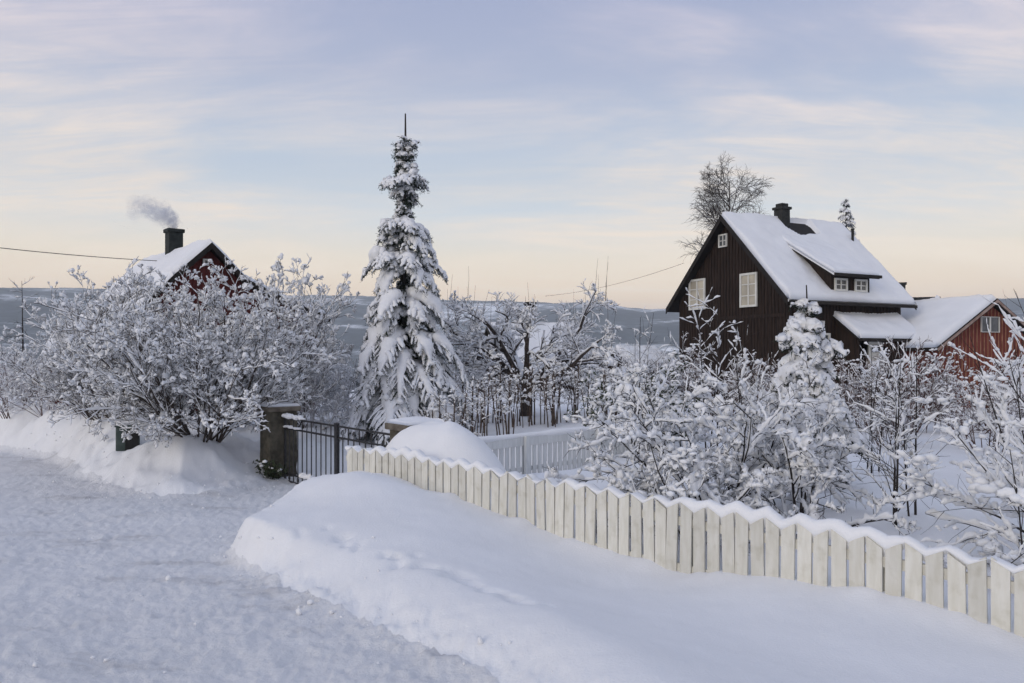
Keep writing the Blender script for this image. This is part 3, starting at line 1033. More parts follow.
# ------------------------------------------------------------------ picket fence
def picket_fence():
    pitch, bw, th = 0.155, 0.130, 0.022
    n = 92
    L = n * pitch
    ang = math.atan2(fdir[1], fdir[0])
    base = gz(*FL)
    root = thing('picket_fence', 'cream picket fence with paired slanted tops running along the snowbank', 'fence', (FL[0], FL[1], base), ang)
    r = np.random.default_rng(3)
    LEN = 8.9
    tops = lambda x: np.interp(x, [0, 1.0, 5.0, LEN, 11], [-1.405, -1.415, -1.475, -1.57, -1.62]) - base
    rise = 0.085
    for k in range(n):
        x0 = k * pitch + r.normal() * 0.004
        zt = float(tops(x0)) + r.normal() * 0.011
        zb = zt - 0.98
        a = math.radians(r.normal() * 0.8)
        hi, lo = zt, zt - rise
        zl, zr_ = (lo, hi) if k % 2 == 0 else (hi, lo)
        sh = (zt - zb) * math.tan(a)
        mb = MB()
        mb.prism([(x0 + sh, 0, zb), (x0 + bw + sh, 0, zb), (x0 + bw, 0, zr_), (x0, 0, zl)], (0, th, 0))
        mb.build('picket', M['fence_cream'], root, bevel=0.003)
    for dz in (-0.20, -0.68):
        mb = MB()
        xs = np.linspace(-0.05, L, 16)
        for a, b in zip(xs[:-1], xs[1:]):
            za, zb = float(tops(a)) + dz, float(tops(b)) + dz
            mb.prism([(a, th + 0.001, za - 0.045), (b, th + 0.001, zb - 0.045), (b, th + 0.001, zb + 0.045), (a, th + 0.001, za + 0.045)], (0, 0.035, 0))
        mb.build('rail', M['fence_cream'], root)
    for x in np.arange(0.6, L, 1.85):
        mb = MB()
        zt = float(tops(x)) - 0.12
        mb.box(x - 0.045, x + 0.045, th + 0.038, th + 0.128, zt - 1.1, zt)
        mb.build('post', M['fence_cream'], root)
    # snow lying on the slanted tops and on the rail behind them
    m = 16
    xs = np.arange(-0.04, L, pitch / m * 2)
    s = MB()
    peakline = tops(xs)
    kx = xs / pitch
    tri = np.abs(((kx - 1.0) / 2 + 0.5) % 1 - 0.5) * 2        # 0 at the peaks, 1 in the valleys
    thick = 0.026 + 0.036 * fbm(xs, xs * 0, 0.42, 4) * 2 + 0.09 * np.clip(fbm(xs + 50, xs * 0, 1.5, 2) * 2, -0.2, 1)
    thick = np.clip(thick - 0.008, -0.03, 0.15)
    ztop = peakline - rise * tri * 0.62 + thick + 0.022 * fbm(xs, xs * 0 + 5, 0.13, 3)
    zbot = peakline - rise * tri - 0.004
    back = 0.15 + 0.03 * fbm(xs, xs * 0 + 9, 0.8, 2)
    # cross-section points (y, z-fraction)
    prof = [(-0.002, 0.12), (-0.010, 0.45), (0.0, 0.8), (0.030, 1.0), (0.075, 0.98), (0.12, 0.75), (0.15, 0.3), (0.14, -0.6), (0.03, -0.8), (0.024, -0.1)]
    nx, ns = len(xs), len(prof)
    V = np.zeros((nx, ns, 3))
    for j, (yy, f) in enumerate(prof):
        V[:, j, 0] = xs
        V[:, j, 1] = yy if yy < 0.05 else yy * back / 0.15
        V[:, j, 2] = zbot + (ztop - zbot) * f
    i = np.arange(nx - 1)[:, None]
    j = np.arange(ns)[None]
    Q = np.stack([i * ns + j, (i + 1) * ns + j, (i + 1) * ns + (j + 1) % ns, i * ns + (j + 1) % ns], -1).reshape(-1, 4)
    s.add(V.reshape(-1, 3), Q)
    s.build('snow', M['snow'], root, smooth=True)
    return root


picket_fence()


def slat_fence():
    A, d = np.array([-1.25, 13.0]), np.array([0.705, 0.709])
    base = gz(0.5, 14.8) - 0.05
    root = thing('slat_fence', 'white slatted garden fence with a broad top board, beyond the picket fence', 'fence', (A[0], A[1], base), math.atan2(d[1], d[0]))
    top = lambda x: -1.50 - base + 0.0 * x
    r = np.random.default_rng(4)
    posts = [0.2, 2.05, 4.12, 6.0, 7.9]
    for k in range(56):
        x = 0.05 + k * 0.142
        mb = MB()
        mb.box(x, x + 0.095, -0.0, 0.02, -0.25 + r.normal() * 0.01, top(x) - 0.10)
        mb.build('slat', M['fence_white'], root)
    mb = MB()
    mb.box(0, 8.0, -0.026, -0.002, top(0) - 0.15, top(0))
    mb.build('top_board', M['fence_white'], root)
    mb = MB()
    mb.box(0, 8.0, 0.021, 0.055, top(0) - 0.62, top(0) - 0.54)
    mb.build('rail', M['fence_white'], root)
    for x in posts:
        mb = MB()
        mb.box(x, x + 0.11, -0.09, -0.028, -0.3, top(x) + 0.03)
        mb.build('post', M['fence_white'], root, bevel=0.004)
    xs = np.arange(0, 8, 0.04)
    P = np.stack([xs, 0.03 + 0.01 * fbm(xs, xs * 0, 0.5, 2), np.full(len(xs), top(0) + 0.03)], 1)
    R = 0.075 + 0.03 * fbm(xs, xs * 0 + 3, 0.5, 3)
    V, Q = tubes(P[None], R[None], 8, 0.75 + 0 * R[None])
    MB().add(V, Q).build('snow', M['snow'], root, smooth=True)


slat_fence()


# ------------------------------------------------------------------ gate pillars and gate
PL, PR = np.array([-5.28, 18.0]), np.array([-1.62, 13.35])
gdir = (PR - PL) / np.linalg.norm(PR - PL)
gang = math.atan2(gdir[1], gdir[0])


def pillar(p, label, top, w, cap_snow, snowy):
    zb = -2.95
    root = thing('gate_pillar', label, 'pillar', (p[0], p[1], zb), gang, 'stone pillars of the driveway gate')
    h = top - zb
    V, Q = [], []
    mb = MB()
    # roughly dressed column: rings with jitter
    r = np.random.default_rng(int(abs(p[0]) * 10))
    n, m = 16, 9
    rings = []
    for k in range(m):
        z = (h - 0.13) * k / (m - 1)
        per = []
        for q in range(n):
            t = q / n * 4
            s, f = int(t), t - int(t)
            c = [(-1, -1), (1, -1), (1, 1), (-1, 1)]
            a, b = c[s], c[(s + 1) % 4]
            per.append(((a[0] * (1 - f) + b[0] * f) * w / 2 + r.normal() * 0.008, (a[1] * (1 - f) + b[1] * f) * w / 2 + r.normal() * 0.008, z))
        rings += per
    Q = [(k * n + q, k * n + (q + 1) % n, (k + 1) * n + (q + 1) % n, (k + 1) * n + q) for k in range(m - 1) for q in range(n)]
    mb.add(rings, Q)
    mb.build('column', M['stone'], root)
    c = MB()
    c.box(-w / 2 - 0.07, w / 2 + 0.07, -w / 2 - 0.07, w / 2 + 0.07, h - 0.13, h - 0.02)
    c.build('cap', M['stone_cap'], root, bevel=0.02)
    s = MB()
    e = w / 2 + 0.05
    snow_sheet(s, (-e, -e, h - 0.019), (e, -e, h - 0.019), (-e, e, h - 0.019), (e, e, h - 0.019), cap_snow, 16, 16, 3, edge=0.12)
    s.build('snow', M['snow'], root, smooth=True)
    return root


pillar(PL, 'mossy stone gate pillar at the left hinge of the iron gate', -1.13, 0.62, 0.05, 0)
pillar(PR, 'low stone gate pillar behind the snow mound, with only its cap showing', -1.12, 0.62, 0.06, 0)


def gate():
    L = np.linalg.norm(PR - PL)
    zb = -2.84
    a0 = PL + gdir * 0.36
    root = thing('iron_gate', 'black wrought iron double gate with scrolled tops between the stone pillars', 'gate', (a0[0], a0[1], zb), gang)
    span = L - 0.72
    half = span / 2
    H = 1.44
    r = np.random.default_rng(5)
    for leaf in (0, 1):
        x0, x1 = (0.02, half - 0.03) if leaf == 0 else (half + 0.03, span - 0.02)
        fr = MB()
        ht = H
        for z in (ht, ht - 0.22, 0.22, 0.06):
            fr.box(x0, x1, -0.012, 0.012, z - 0.018, z + 0.018)
        for x in (x0, x1):
            w = 0.03 if (leaf == 0) == (x == x1) else 0.022
            fr.box(x - w, x + w, -w, w, -0.02, ht + 0.06)
        lf = fr.build('gate_leaf', M['iron'], root)
        n = 11
        for k in range(1, n):
            x = x0 + (x1 - x0) * k / n
            bars = MB()
            bars.tube([(x, 0, 0.06), (x, 0, ht - 0.22 if k % 2 else ht)], [0.014, 0.014], 6)
            bars.build('bar', M['iron'], lf)
        for k in range(1, n, 2):
            x = x0 + (x1 - x0) * k / n
            sc = MB()
            t = np.linspace(-0.5 * np.pi, 1.15 * np.pi, 12)
            P = np.stack([x + 0.05 * np.cos(t) * np.linspace(0.1, 1, 12), 0 * t, ht - 0.12 + 0.055 * np.sin(t)], 1)
            P = np.concatenate([[(x, 0, ht - 0.22)], P])
            sc.tube(P, np.full(len(P), 0.010), 6)
            sc.build('scroll', M['iron'], lf)
            sc = MB()
            t = np.linspace(0, 2 * np.pi, 11)
            P = np.stack([x + 0.05 * np.cos(t), 0 * t, 0.14 + 0.05 * np.sin(t)], 1)
            sc.tube(P, np.full(len(P), 0.008), 5)
            sc.build('ring', M['iron'], lf)
    def lump_row(xs, z, sx, sy, sz_):
        cs = [(x, 0, z + r.random() * 0.02) for x in xs]
        ss = [(sx, sy, sz_ * r.uniform(0.7, 1.5)) for x in xs]
        V, T = blobs(cs, ss, 2, 0.2, r)
        MB().add(V, T=T).build('snow', M['snow_branch'], root, smooth=True)
    lump_row(np.linspace(0.05, half * 0.36, 12), H + 0.03, 0.09, 0.045, 0.045)
    lump_row(np.linspace(0.0, 0.8, 11), H - 0.20, 0.08, 0.035, 0.025)
    lump_row(np.linspace(0.98, 1.4, 6), 0.26, 0.11, 0.06, 0.06)


gate()


def ivy():
    r = np.random.default_rng(9)
    z0 = gz(-5.5, 17.4)
    root = thing('evergreen_plant', 'low dark evergreen plant in the snow at the foot of the left pillar', 'plant', (-5.38, 17.62, z0), 0)
    base, d, L = fan(16, 0.10, 0, (5, 45), 0.55, r)
    P, R = stems(base, d, L, np.full(16, 0.008), 6, 0.2, -0.02, r=r)
    mb = MB()
    V, Q = tubes(P, R, 4)
    mb.add(V, Q)
    mb.build('stems', M['bark_dark'], root, smooth=True)
    pts = P[:, 1:].reshape(-1, 3)
    pts = np.repeat(pts, 6, 0) + r.normal(size=(len(pts) * 6, 3)) * 0.045
    V = []
    for p in pts:
        a, b = unit(r.normal(size=3)), unit(r.normal(size=3))
        s = r.uniform(0.03, 0.055)
        V += [p - a * s, p + b * s * 0.5, p + a * s, p - b * s * 0.5]
    MB().add(V, np.arange(len(V)).reshape(-1, 4)).build('leaves', M['ivy'], root)
    sel = pts[r.random(len(pts)) < 0.03]
    V, T = blobs(sel + (0, 0, 0.03), r.uniform(0.03, 0.075, (len(sel), 1)) * np.array([1, 1, 0.7]), 1, r=r)
    MB().add(V, T=T).build('snow', M['snow_branch'], root, smooth=True)


ivy()


# rounded heap of snow behind the fence's left end
def heap():
    c = np.array([-1.28, 12.35])
    zb = gz(c[0], c[1]) - 0.1
    n, m = 30, 64
    t = np.linspace(0, 1, n)
    a = np.arange(m) / m * 2 * np.pi
    T, A = np.meshgrid(t, a, indexing='ij')
    # long axis follows the fence
    ex, ey = 1.75, 0.92
    X, Y = T * ex * np.cos(A), T * ey * np.sin(A)
    X = np.where(X > 0, X * 1.0, X * 0.62)
    h = 0.94 * np.clip(1 - T ** 2.1, 0, 1) ** 0.85
    h = h + (0.16 * fbm(X + 3, Y, 1.0, 3) + 0.04 * fbm(X + 8, Y, 0.25, 3)) * (1 - T ** 3)
    V = np.stack([X, Y, h - 0.12 * T ** 8], -1)
    Q = grid_quads(n, m, True)
    o = MB().add(V, Q).build('snow_heap', M['snow'], smooth=True)
    o.location = (c[0], c[1], zb)
    o.rotation_euler = (0, 0, math.atan2(fdir[1], fdir[0]))
    tag(o, 'smooth rounded heap of snow behind the left end of the picket fence', 'snow heap')


heap()


# ------------------------------------------------------------------ green box by the lilac
def green_box():
    z0 = -2.0
    x, y = at(128, 430, 19.0)[:2]
    root = thing('storage_bin', 'small dark green bin half buried in snow under the lilac', 'bin', (x, y, z0 - 0.22), math.radians(24))
    root.scale = (0.85, 0.85, 0.9)
    b = MB()
    b.box(-0.3, 0.3, -0.28, 0.28, -0.15, 0.58)
    b.build('body', M['box_green'], root, bevel=0.02)
    f = MB()
    f.box(-0.06, 0.28, -0.286, -0.281, -0.05, 0.46)
    f.build('opening', M['black'], root)
    l = MB()
    l.box(-0.33, 0.33, -0.31, 0.31, 0.58, 0.63)
    l.build('lid', M['box_green'], root, bevel=0.01)
    s = MB()
    snow_sheet(s, (-.32, -.3, .631), (.32, -.3, .631), (-.32, .3, .631), (.32, .3, .631), 0.13, 16, 14, 2)
    s.build('snow', M['snow'], root, smooth=True)


green_box()


# ------------------------------------------------------------------ the big spruce
def spruce(name, label, base, H, tiers, seed, dense=1.0, group=None, zj=0.008, nrep=7):
    """tiers: list of (height fraction, radius, branches, slope at the stem, droop)"""
    r = np.random.default_rng(seed)
    root = thing(name, label, 'spruce tree', base, 0, group)
    tr = MB()
    zz = np.linspace(-0.2, H, 14)
    tr.tube(np.stack([0.03 * np.sin(zz), 0.03 * np.cos(zz * 1.3) - 0.03, zz], 1), 0.13 * (1 - np.clip(zz / H, 0, 1)) * (H / 8.5) + 0.019 * (H / 8.5) ** 0.7, 8)
    tr.build('trunk', M['bark_dark'], root, smooth=True)
    P_ax, ax_len, ax_sn = [], [], []
    for tier in tiers:
        fr, rad, nb, up, droop = tier[:5]
        snf = tier[5] if len(tier) > 5 else 1.0
        a0 = r.uniform(0, 6.28)
        for k in range(nb):
            a = a0 + (k + r.uniform(-0.35, 0.35)) * 2 * np.pi / nb
            L = rad * r.uniform(0.70, 1.15)
            z0 = fr * H + r.normal() * zj * H
            n = 9
            s = np.linspace(0, 1, n)
            zz = z0 + L * (up * s - droop * s ** 2.0 - 0.12 * droop * s ** 5)
            rr = L * (s - 0.12 * droop * s ** 3)
            P_ax.append(np.stack([np.cos(a) * rr, np.sin(a) * rr, zz], 1))
            ax_len.append(L)
            ax_sn.append(snf)
    SF = np.array(ax_sn)
    P = np.array(P_ax)
    Lx = np.array(ax_len)
    R = (0.008 + 0.014 * Lx)[:, None] * np.linspace(1, 0.3, 9)
    br, sn = MB(), MB()
    V, Q = tubes(P, R, 5)
    br.add(V, Q)
    twP, twR, twS = [], [], []
    # side twigs: two rows along each bough, bending downwards
    T, S, U = frames(P)
    for i in range(len(P)):
        L = Lx[i]
        nt = max(4, int(L * 11 * dense))
        for k in range(nt):
            t = 0.16 + 0.84 * (k + 0.5 * r.random()) / nt
            x = min(t * 8, 7.99)
            j = int(x)
            f = x - j
            p = P[i, j] * (1 - f) + P[i, j + 1] * f
            tan = T[i, j]
            side = S[i, j] * (1 if k % 2 else -1)
            ln = (0.12 + 0.34 * L * (1 - abs(t - 0.45) * 1.05)) * r.uniform(0.7, 1.2)
            d = unit(tan * 0.75 + side * 0.75 + np.array([0, 0, -0.12]))
            q = [p]
            for m in range(4):
                q.append(q[-1] + d * ln / 4)
                d = unit(d + np.array([0, 0, -0.20]) + r.normal(size=3) * 0.06)
            twP.append(q)
            twR.append(0.016 * (0.6 + 0.4 * min(L, 1.2)))
            twS.append(SF[i])
    twP = np.array(twP)
    tR = np.array(twR)[:, None] * np.array([0.9, 1.1, 1.0, 0.8, 0.35])
    V, Q = tubes(twP, tR, 4)
    br.add(V, Q)
    # needles
    allP = np.concatenate([twP.reshape(-1, 3), P[:, 2:].reshape(-1, 3)])
    rep = max(2, int(nrep * dense))
    pts = np.repeat(allP, rep, 0)
    pts = pts + r.normal(size=pts.shape) * 0.028
    m = len(pts)
    d1 = unit(r.normal(size=(m, 3)) + np.array([0, 0, -0.5]))
    d2 = unit(np.cross(d1, r.normal(size=(m, 3))))
    ln = r.uniform(0.04, 0.10, (m, 1)) * (0.8 + 0.2 * dense)
    V = np.stack([pts - d2 * 0.010, pts + d2 * 0.010, pts + d1 * ln], 1).reshape(-1, 3)
    br.add(V, T=np.arange(m * 3).reshape(-1, 3))
    br.build('crown', M['needles'], root, smooth=True)
    # snow: on the boughs and on every twig, plus heavier cushions
    w = (0.040 + 0.105 * np.minimum(Lx, 1.1)) * SF
    g = np.repeat(w[:, None], 9, 1) * np.array([0.25, 0.6, 0.95, 1.15, 1.2, 1.1, 0.9, 0.6, 0.12])
    g = g * np.clip(1 + 0.3 * r.normal(size=g.shape), 0.4, 1.8) * np.where(r.random((len(P), 1)) < 0.86, r.uniform(0.6, 1.45, (len(P), 1)), 0.2)
    PP = P.copy()
    PP[..., 2] += g * 0.40
    V, Q = tubes(*resample(PP, g, 2), 8, 0.60)
    V = V + r.normal(size=V.shape) * 0.020
    sn.add(V, Q)
    big = np.array(twS) * 0.95 > r.random(len(twS))
    V, Q = snow_tubes(twP[big], tR[big], 0.066, 0.058, 0.97, 7, r, 0.45, 0.18, 2, 0.25)
    sn.add(V, Q)
    tip = P[:, -1]
    sel = r.random(len(tip)) < 0.7
    V, T2 = blobs(tip[sel] + (0, 0, 0.03), (0.04 + 0.05 * np.minimum(Lx[sel], 1.5))[:, None] * np.array([1, 1, 0.8]), 1, 0.2, r)
    sn.add(V, T=T2)
    sn.build('snow', M['snow_branch'], root, smooth=True)
    return root


sz = gz(-2.9, 21.5)
T8 = [(0.872, 0.25, 6, 1.1, 0.2, 0.75), (0.85, 0.25, 6, 0.9, 0.3, 0.7), (0.825, 0.26, 6, 0.6, 0.5, 0.8), (0.80, 0.23, 6, 0.5, 0.6, 0.5),
      (0.775, 0.63, 8, 0.55, 0.55, 1.15), (0.75, 0.44, 7, 0.35, 0.7, 0.9), (0.72, 0.19, 8, 0.1, 0.8, 0.2), (0.695, 0.26, 8, 0.2, 0.8, 0.7), (0.665, 0.19, 8, 0.0, 0.8, 0.2),
      (0.63, 0.90, 8, 0.50, 0.65, 1.25), (0.60, 0.85, 7, 0.30, 0.8, 1.0), (0.57, 0.23, 8, 0.0, 0.85, 0.2), (0.55, 0.23, 8, 0.0, 0.8, 0.2),
      (0.525, 1.07, 9, 0.48, 0.68, 1.25), (0.495, 1.03, 8, 0.28, 0.85, 1.0), (0.465, 0.27, 8, 0.0, 0.9, 0.2), (0.445, 0.27, 8, 0, 0.9, 0.2), (0.42, 0.29, 8, 0, 0.9, 0.2),
      (0.40, 1.19, 8, 0.40, 0.72, 1.2), (0.365, 1.17, 8, 0.22, 0.9, 1.0), (0.335, 0.54, 8, 0.0, 0.9, 0.25), (0.31, 0.54, 8, 0.0, 0.9, 0.25),
      (0.29, 1.66, 8, 0.28, 0.78, 1.2), (0.255, 1.63, 8, 0.15, 0.85, 1.0), (0.225, 0.64, 9, -0.05, 0.8, 0.25),
      (0.195, 1.84, 9, 0.18, 0.7, 1.15), (0.155, 1.76, 8, 0.1, 0.75, 1.0), (0.125, 0.72, 9, 0.1, 0.75, 0.3),
      (0.10, 1.99, 10, 0.1, 0.55, 1.1), (0.05, 1.84, 10, 0.05, 0.42, 1.0)]
spruce('spruce_tree', 'tall snow laden spruce with a bare leader, beyond the iron gate', (-2.9, 21.5, sz), 8.45, T8, 21, 1.0)
far_t = [(f, 0.16 + 3.3 * (1 - f), 9, 0.2, 0.45, 0.6) for f in np.linspace(0.975, 0.12, 24)]
b2 = at(846, 340, 52)
spruce('spruce_tree', 'dark spruce top rising behind the roof of the brown house', (b2[0], b2[1], -2.4), 12.6, far_t, 22, 0.45)


# ------------------------------------------------------------------ shrubs and bare trees
def plant(name, label, cat, loc, chains, barkm, snow, group=None, part='branches', extra_blobs=None, rz=0, even=False):
    """chains: list of (P,R,sides); snow: list of (level, width, height, cover)"""
    r = np.random.default_rng(len(label) * 7 + 1)
    root = thing(name, label, cat, loc, rz, group)
    mb = MB()
    for P, R, s in chains:
        V, Q = tubes(P, R, s)
        mb.add(V, Q)
    mb.build(part, barkm, root, smooth=True)
    sn = MB()
    for lv, w, h, cov in snow:
        P, R, s = chains[lv]
        V, Q = snow_tubes(P, R, w, h, cov, 7 if even else 6, r, 0.4, 0.30 if even else 0.4, 3 if even else 2, 0.35 if even else 0.5)
        if len(V):
            sn.add(V, Q)
    if extra_blobs is not None:
        V, T = blobs(*clumps(*extra_blobs, 4, r), 1, 0.28, r)
        sn.add(V, T=T)
    if sn.n:
        sn.build('snow', M['snow_branch'], root, smooth=True)
    return root


def tips(P, r, frac):
    t = P[:, -1]
    return t[r.random(len(t)) < frac]


def lilac(label, loc, H, seed, n=16, tilt=(4, 62), m=(6, 6, 4), group=None, fine=1.0, blob=0.42, sc=1.0, barkm='bark', tuft=3):
    r = np.random.default_rng(seed)
    base, d, L = fan(n, 0.45, 0, tilt, H, r)
    L = L * 0.78
    c0 = stems(base, d, L, r.uniform(0.016, 0.030, n) * sc, 8, 0.07, 0.015, 0.3, r)
    c1 = grow(*c0, m[0], 0.08, 1.0, 0.46, 40, 0.15, 0.02, 0.1, 6, 0.6, 0.008, r)
    c2 = grow(*c1, m[1], 0.2, 1.0, 0.48, 44, 0.15, 0.02, 0.12, 5, 0.6, 0.006, r)
    c3 = grow(*c2, m[2], 0.25, 1.0, 0.46, 48, 0.2, 0.02, 0.16, 4, 0.6, 0.0065, r)
    sel = r.random(len(c3[0])) < blob
    tf = grow(c3[0][sel], c3[1][sel], tuft, 0.6, 1.0, 0.01, 42, 0.35, 0.0, 0.1, 3, 0.6, 0.004, r)
    p0 = tf[0][:, :1]
    dr = unit(tf[0][:, -1:] - p0 + 1e-9)
    ln = r.uniform(0.05, 0.13, (len(p0), 1, 1)) * fine
    tP = p0 + dr * ln * np.linspace(0, 1, 3)[None, :, None]
    ch = [(*c0, 6), (*c1, 5), (*c2, 4), (*c3, 3), (tP, np.full(tP.shape[:2], 0.005), 3)]
    return plant('lilac_shrub', label, 'shrub', loc, ch, M[barkm],
                 [(0, 0.020 * fine, 0.020 * fine, 0.7), (1, 0.015 * fine, 0.017 * fine, 0.8), (2, 0.014 * fine, 0.016 * fine, 0.62), (3, 0.015 * fine, 0.017 * fine, 0.48), (4, 0.030 * fine, 0.026 * fine, 1.0)], group)


lz = gz(-6.9, 17.6)
GL = 'lilac shrubs in front of the red house'
lilac('large multi stemmed lilac covered in snow tufts, left of the gate pillar', (-6.95, 17.8, lz), 3.95, 31, 32, (3, 66), (7, 6, 4), GL, 1.1, 0.45)
lilac('lilac with tall seed heads against the sky, before the right eave of the red house', (-6.2, 22.0, gz(-6.2, 22)), 4.8, 32, 22, (3, 34), (6, 5, 3), GL, 1.4, 0.5)
lilac('lilac thicket to the left of the green bin', (-10.7, 21.4, gz(-10.7, 21.4)), 3.6, 33, 28, (5, 66), (6, 6, 3), GL, 1.1)
lilac('lilac hiding the left end of the red house', (-11.4, 22.2, gz(-11.4, 22.2)), 4.5, 35, 24, (3, 55), (6, 6, 3), GL, 1.25)
lilac('lilac before the left roof slope of the red house', (-9.4, 22.6, gz(-9.4, 22.6)), 4.2, 34, 20, (3, 50), (6, 6, 3), GL, 1.25)


def frosty(label, loc, H, seed, barkm='frost', group=None, n=13, tilt=(5, 55), snow=0.5, m=(5, 5, 4), name='frosted_shrub', w=0.016, cat='shrub', cov=1.0):
    r = np.random.default_rng(seed)
    base, d, L = fan(n, 0.5, 0, tilt, H, r)
    c0 = stems(base, d, L * 0.75, r.uniform(0.012, 0.022, n), 7, 0.09, 0.01, 0.3, r)
    c1 = grow(*c0, m[0], 0.2, 1.0, 0.5, 42, 0.12, 0.0, 0.12, 5, 0.6, 0.006, r)
    c2 = grow(*c1, m[1], 0.2, 1.0, 0.5, 45, 0.1, 0.0, 0.14, 4, 0.6, 0.005, r)
    c3 = grow(*c2, m[2], 0.25, 1.0, 0.55, 45, 0.1, 0.0, 0.14, 4, 0.6, 0.0045, r)
    tp = tips(c2[0], r, 0.25)
    sz_ = r.uniform(0.02, 0.06, (len(tp), 1)) * np.array([1.1, 1, 0.8])
    return plant(name, label, cat, loc, [(*c0, 5), (*c1, 4), (*c2, 3), (*c3, 3)], M[barkm],
                 [(0, w, w, 0.8 * cov), (1, w, w, 0.75 * cov), (2, w, w * 1.1, 0.65 * cov), (3, w * 0.9, w, snow)], group, extra_blobs=(tp, sz_))


def G(u, Y):
    x = (u - CU) / F * Y
    return (x, Y, gz(x, Y) if Y < 58 else -3.0)


# prototypes of background shrubs, then copies with labels of their own
g1 = 'frosted shrubs along the far garden edge'
fA = frosty('frosted pale shrub directly left of the spruce', G(338, 25), 4.0, 41, 'frost', g1)
fB = frosty('frosted spreading shrub at the far left road edge', G(12, 27), 2.6, 42, 'bark_red', g1)
fC = frosty('fine twigged frosted bush behind the gate', G(310, 22), 2.8, 43, 'frost', g1, tilt=(5, 70))
spots = [
    (fB, 45, 26, 1.0, 'frosted bush beside the road below the bare larch'),
    (fB, 78, 24.5, 0.95, 'frosted bush below the red shed'),
    (fB, 100, 22.5, 0.8, 'low frosted bush between red shed and lilac thicket'),
    (fA, 10, 36, 1.0, 'pale frosted shrub behind the larch at left edge'),
    (fA, 60, 33, 0.8, 'pale frosted shrub in front of the red shed roof'),
    (fC, 20, 31, 1.1, 'loose frosted shrub around the larch trunk'),
    (fC, 345, 24, 0.8, 'low frosted shrub under the left side of the spruce'),
    (fA, 360, 33, 0.9, 'frosted shrub behind the left flank of the spruce'),
    (fC, 300, 28, 1.2, 'frosted shrub beside the right eave of the red house'),
    (fA, 452, 40, 0.6, 'frosted shrub in the snow field right of the spruce'),
    (fC, 505, 39, 0.9, 'frosted shrub before the left end of cottage roof'),
    (fA, 575, 39, 0.7, 'frosted shrub before the cottage eave'),
    (fC, 608, 36, 0.9, 'frosted shrub in front of the small shed'),
    (fA, 650, 34, 0.9, 'frosted shrub beside left corner of the brown house'),
]
for k, (src, u, Y, s, lab) in enumerate(spots):
    dup(src, G(u, Y), 0.7 + 1.9 * k, (s, s, s * (0.9 + 0.05 * (k % 5))), lab, g1)

# reddish brown shrubs in front of the brown house and the barn
g2 = 'reddish shrubs before the house and barn'
rA = frosty('reddish twiggy shrub below the house porch roof', G(862, 22), 2.5, 51, 'bark_red', g2, 16, (3, 40), 0.16, (6, 5, 4), 'bare_shrub', 0.015, 'shrub', 0.6)
rB = frosty('reddish twiggy shrub in front of the barn gable', G(965, 21), 2.3, 52, 'bark_red', g2, 16, (3, 55), 0.18, (6, 5, 4), 'bare_shrub', 0.015, 'shrub', 0.65)
for k, (src, u, Y, s, lab) in enumerate([
    (rA, 912, 21, 1.15, 'reddish shrub between the porch and the barn'),
    (rB, 930, 25, 1.0, 'reddish shrub against the left corner of the barn'),
    (rA, 1005, 22, 1.05, 'reddish shrub at the right side of the barn gable'),
    (rB, 835, 24, 1.0, 'reddish shrub behind the snowy fir sapling'),
    (rA, 765, 25, 1.0, 'reddish shrub below the right gable window'),
    (rB, 715, 26, 1.1, 'reddish shrub below the middle of the brown gable'),
    (rA, 672, 27, 0.95, 'reddish shrub below the left gable window'),
    (rB, 985, 17, 0.8, 'low reddish shrub nearer than the barn, by snow covered lawn'),
    (rB, 885, 17.5, 0.7, 'low reddish shrub at the edge of snowy lawn below the porch')]):
    dup(src, G(u, Y), 1.1 + 2.3 * k, s, lab, g2)


# apple tree
def apple():
    r = np.random.default_rng(61)
    b = G(526, 24.5)
    tr = stems([(0, 0, -0.2)], [(0.05, 0, 1)], [1.2], [0.2], 5, 0.03, 0, 0.85, r)
    n = 8
    a = np.arange(n) / n * 6.28 + r.normal(size=n) * 0.25
    top = tr[0][0, -1]
    d = np.stack([np.cos(a) * 1.0, np.sin(a) * 0.8, np.full(n, 0.95) + r.normal(size=n) * 0.2], 1)
    c0 = stems(np.repeat(top[None], n, 0) - [0, 0, 0.1], d, np.full(n, 3.2) * r.uniform(0.85, 1.15, n), np.full(n, 0.10), 9, 0.15, -0.03, 0.3, r)
    c1 = grow(*c0, 7, 0.25, 1.0, 0.50, 48, 0.12, -0.06, 0.16, 7, 0.6, 0.014, r)
    c2 = grow(*c1, 8, 0.2, 1.0, 0.5, 50, 0.15, -0.05, 0.16, 5, 0.6, 0.009, r)
    c3 = grow(*c2, 6, 0.2, 1.0, 0.6, 50, 0.15, -0.03, 0.15, 4, 0.6, 0.007, r)
    up = r.choice(len(c2[0]), 60)
    sh_ = stems(c2[0][up, 2], np.stack([r.normal(size=60) * 0.12, r.normal(size=60) * 0.12, np.ones(60)], 1), r.uniform(0.7, 1.5, 60), np.full(60, 0.007), 4, 0.04, 0, 0.4, r)
    root = plant('apple_tree', 'wide spreading apple tree with snow lined limbs behind the berry canes', 'apple tree', b,
                 [(*c0, 6), (*c1, 5), (*c2, 4), (*c3, 3), (*sh_, 3)], M['bark'],
                 [(0, 0.055, 0.06, 1), (1, 0.036, 0.042, 1), (2, 0.028, 0.032, 0.95), (3, 0.022, 0.026, 0.85)])
    t = MB()
    V, Q = tubes(*tr, 9)
    t.add(V, Q)
    t.build('trunk', M['bark'], root, smooth=True)


apple()


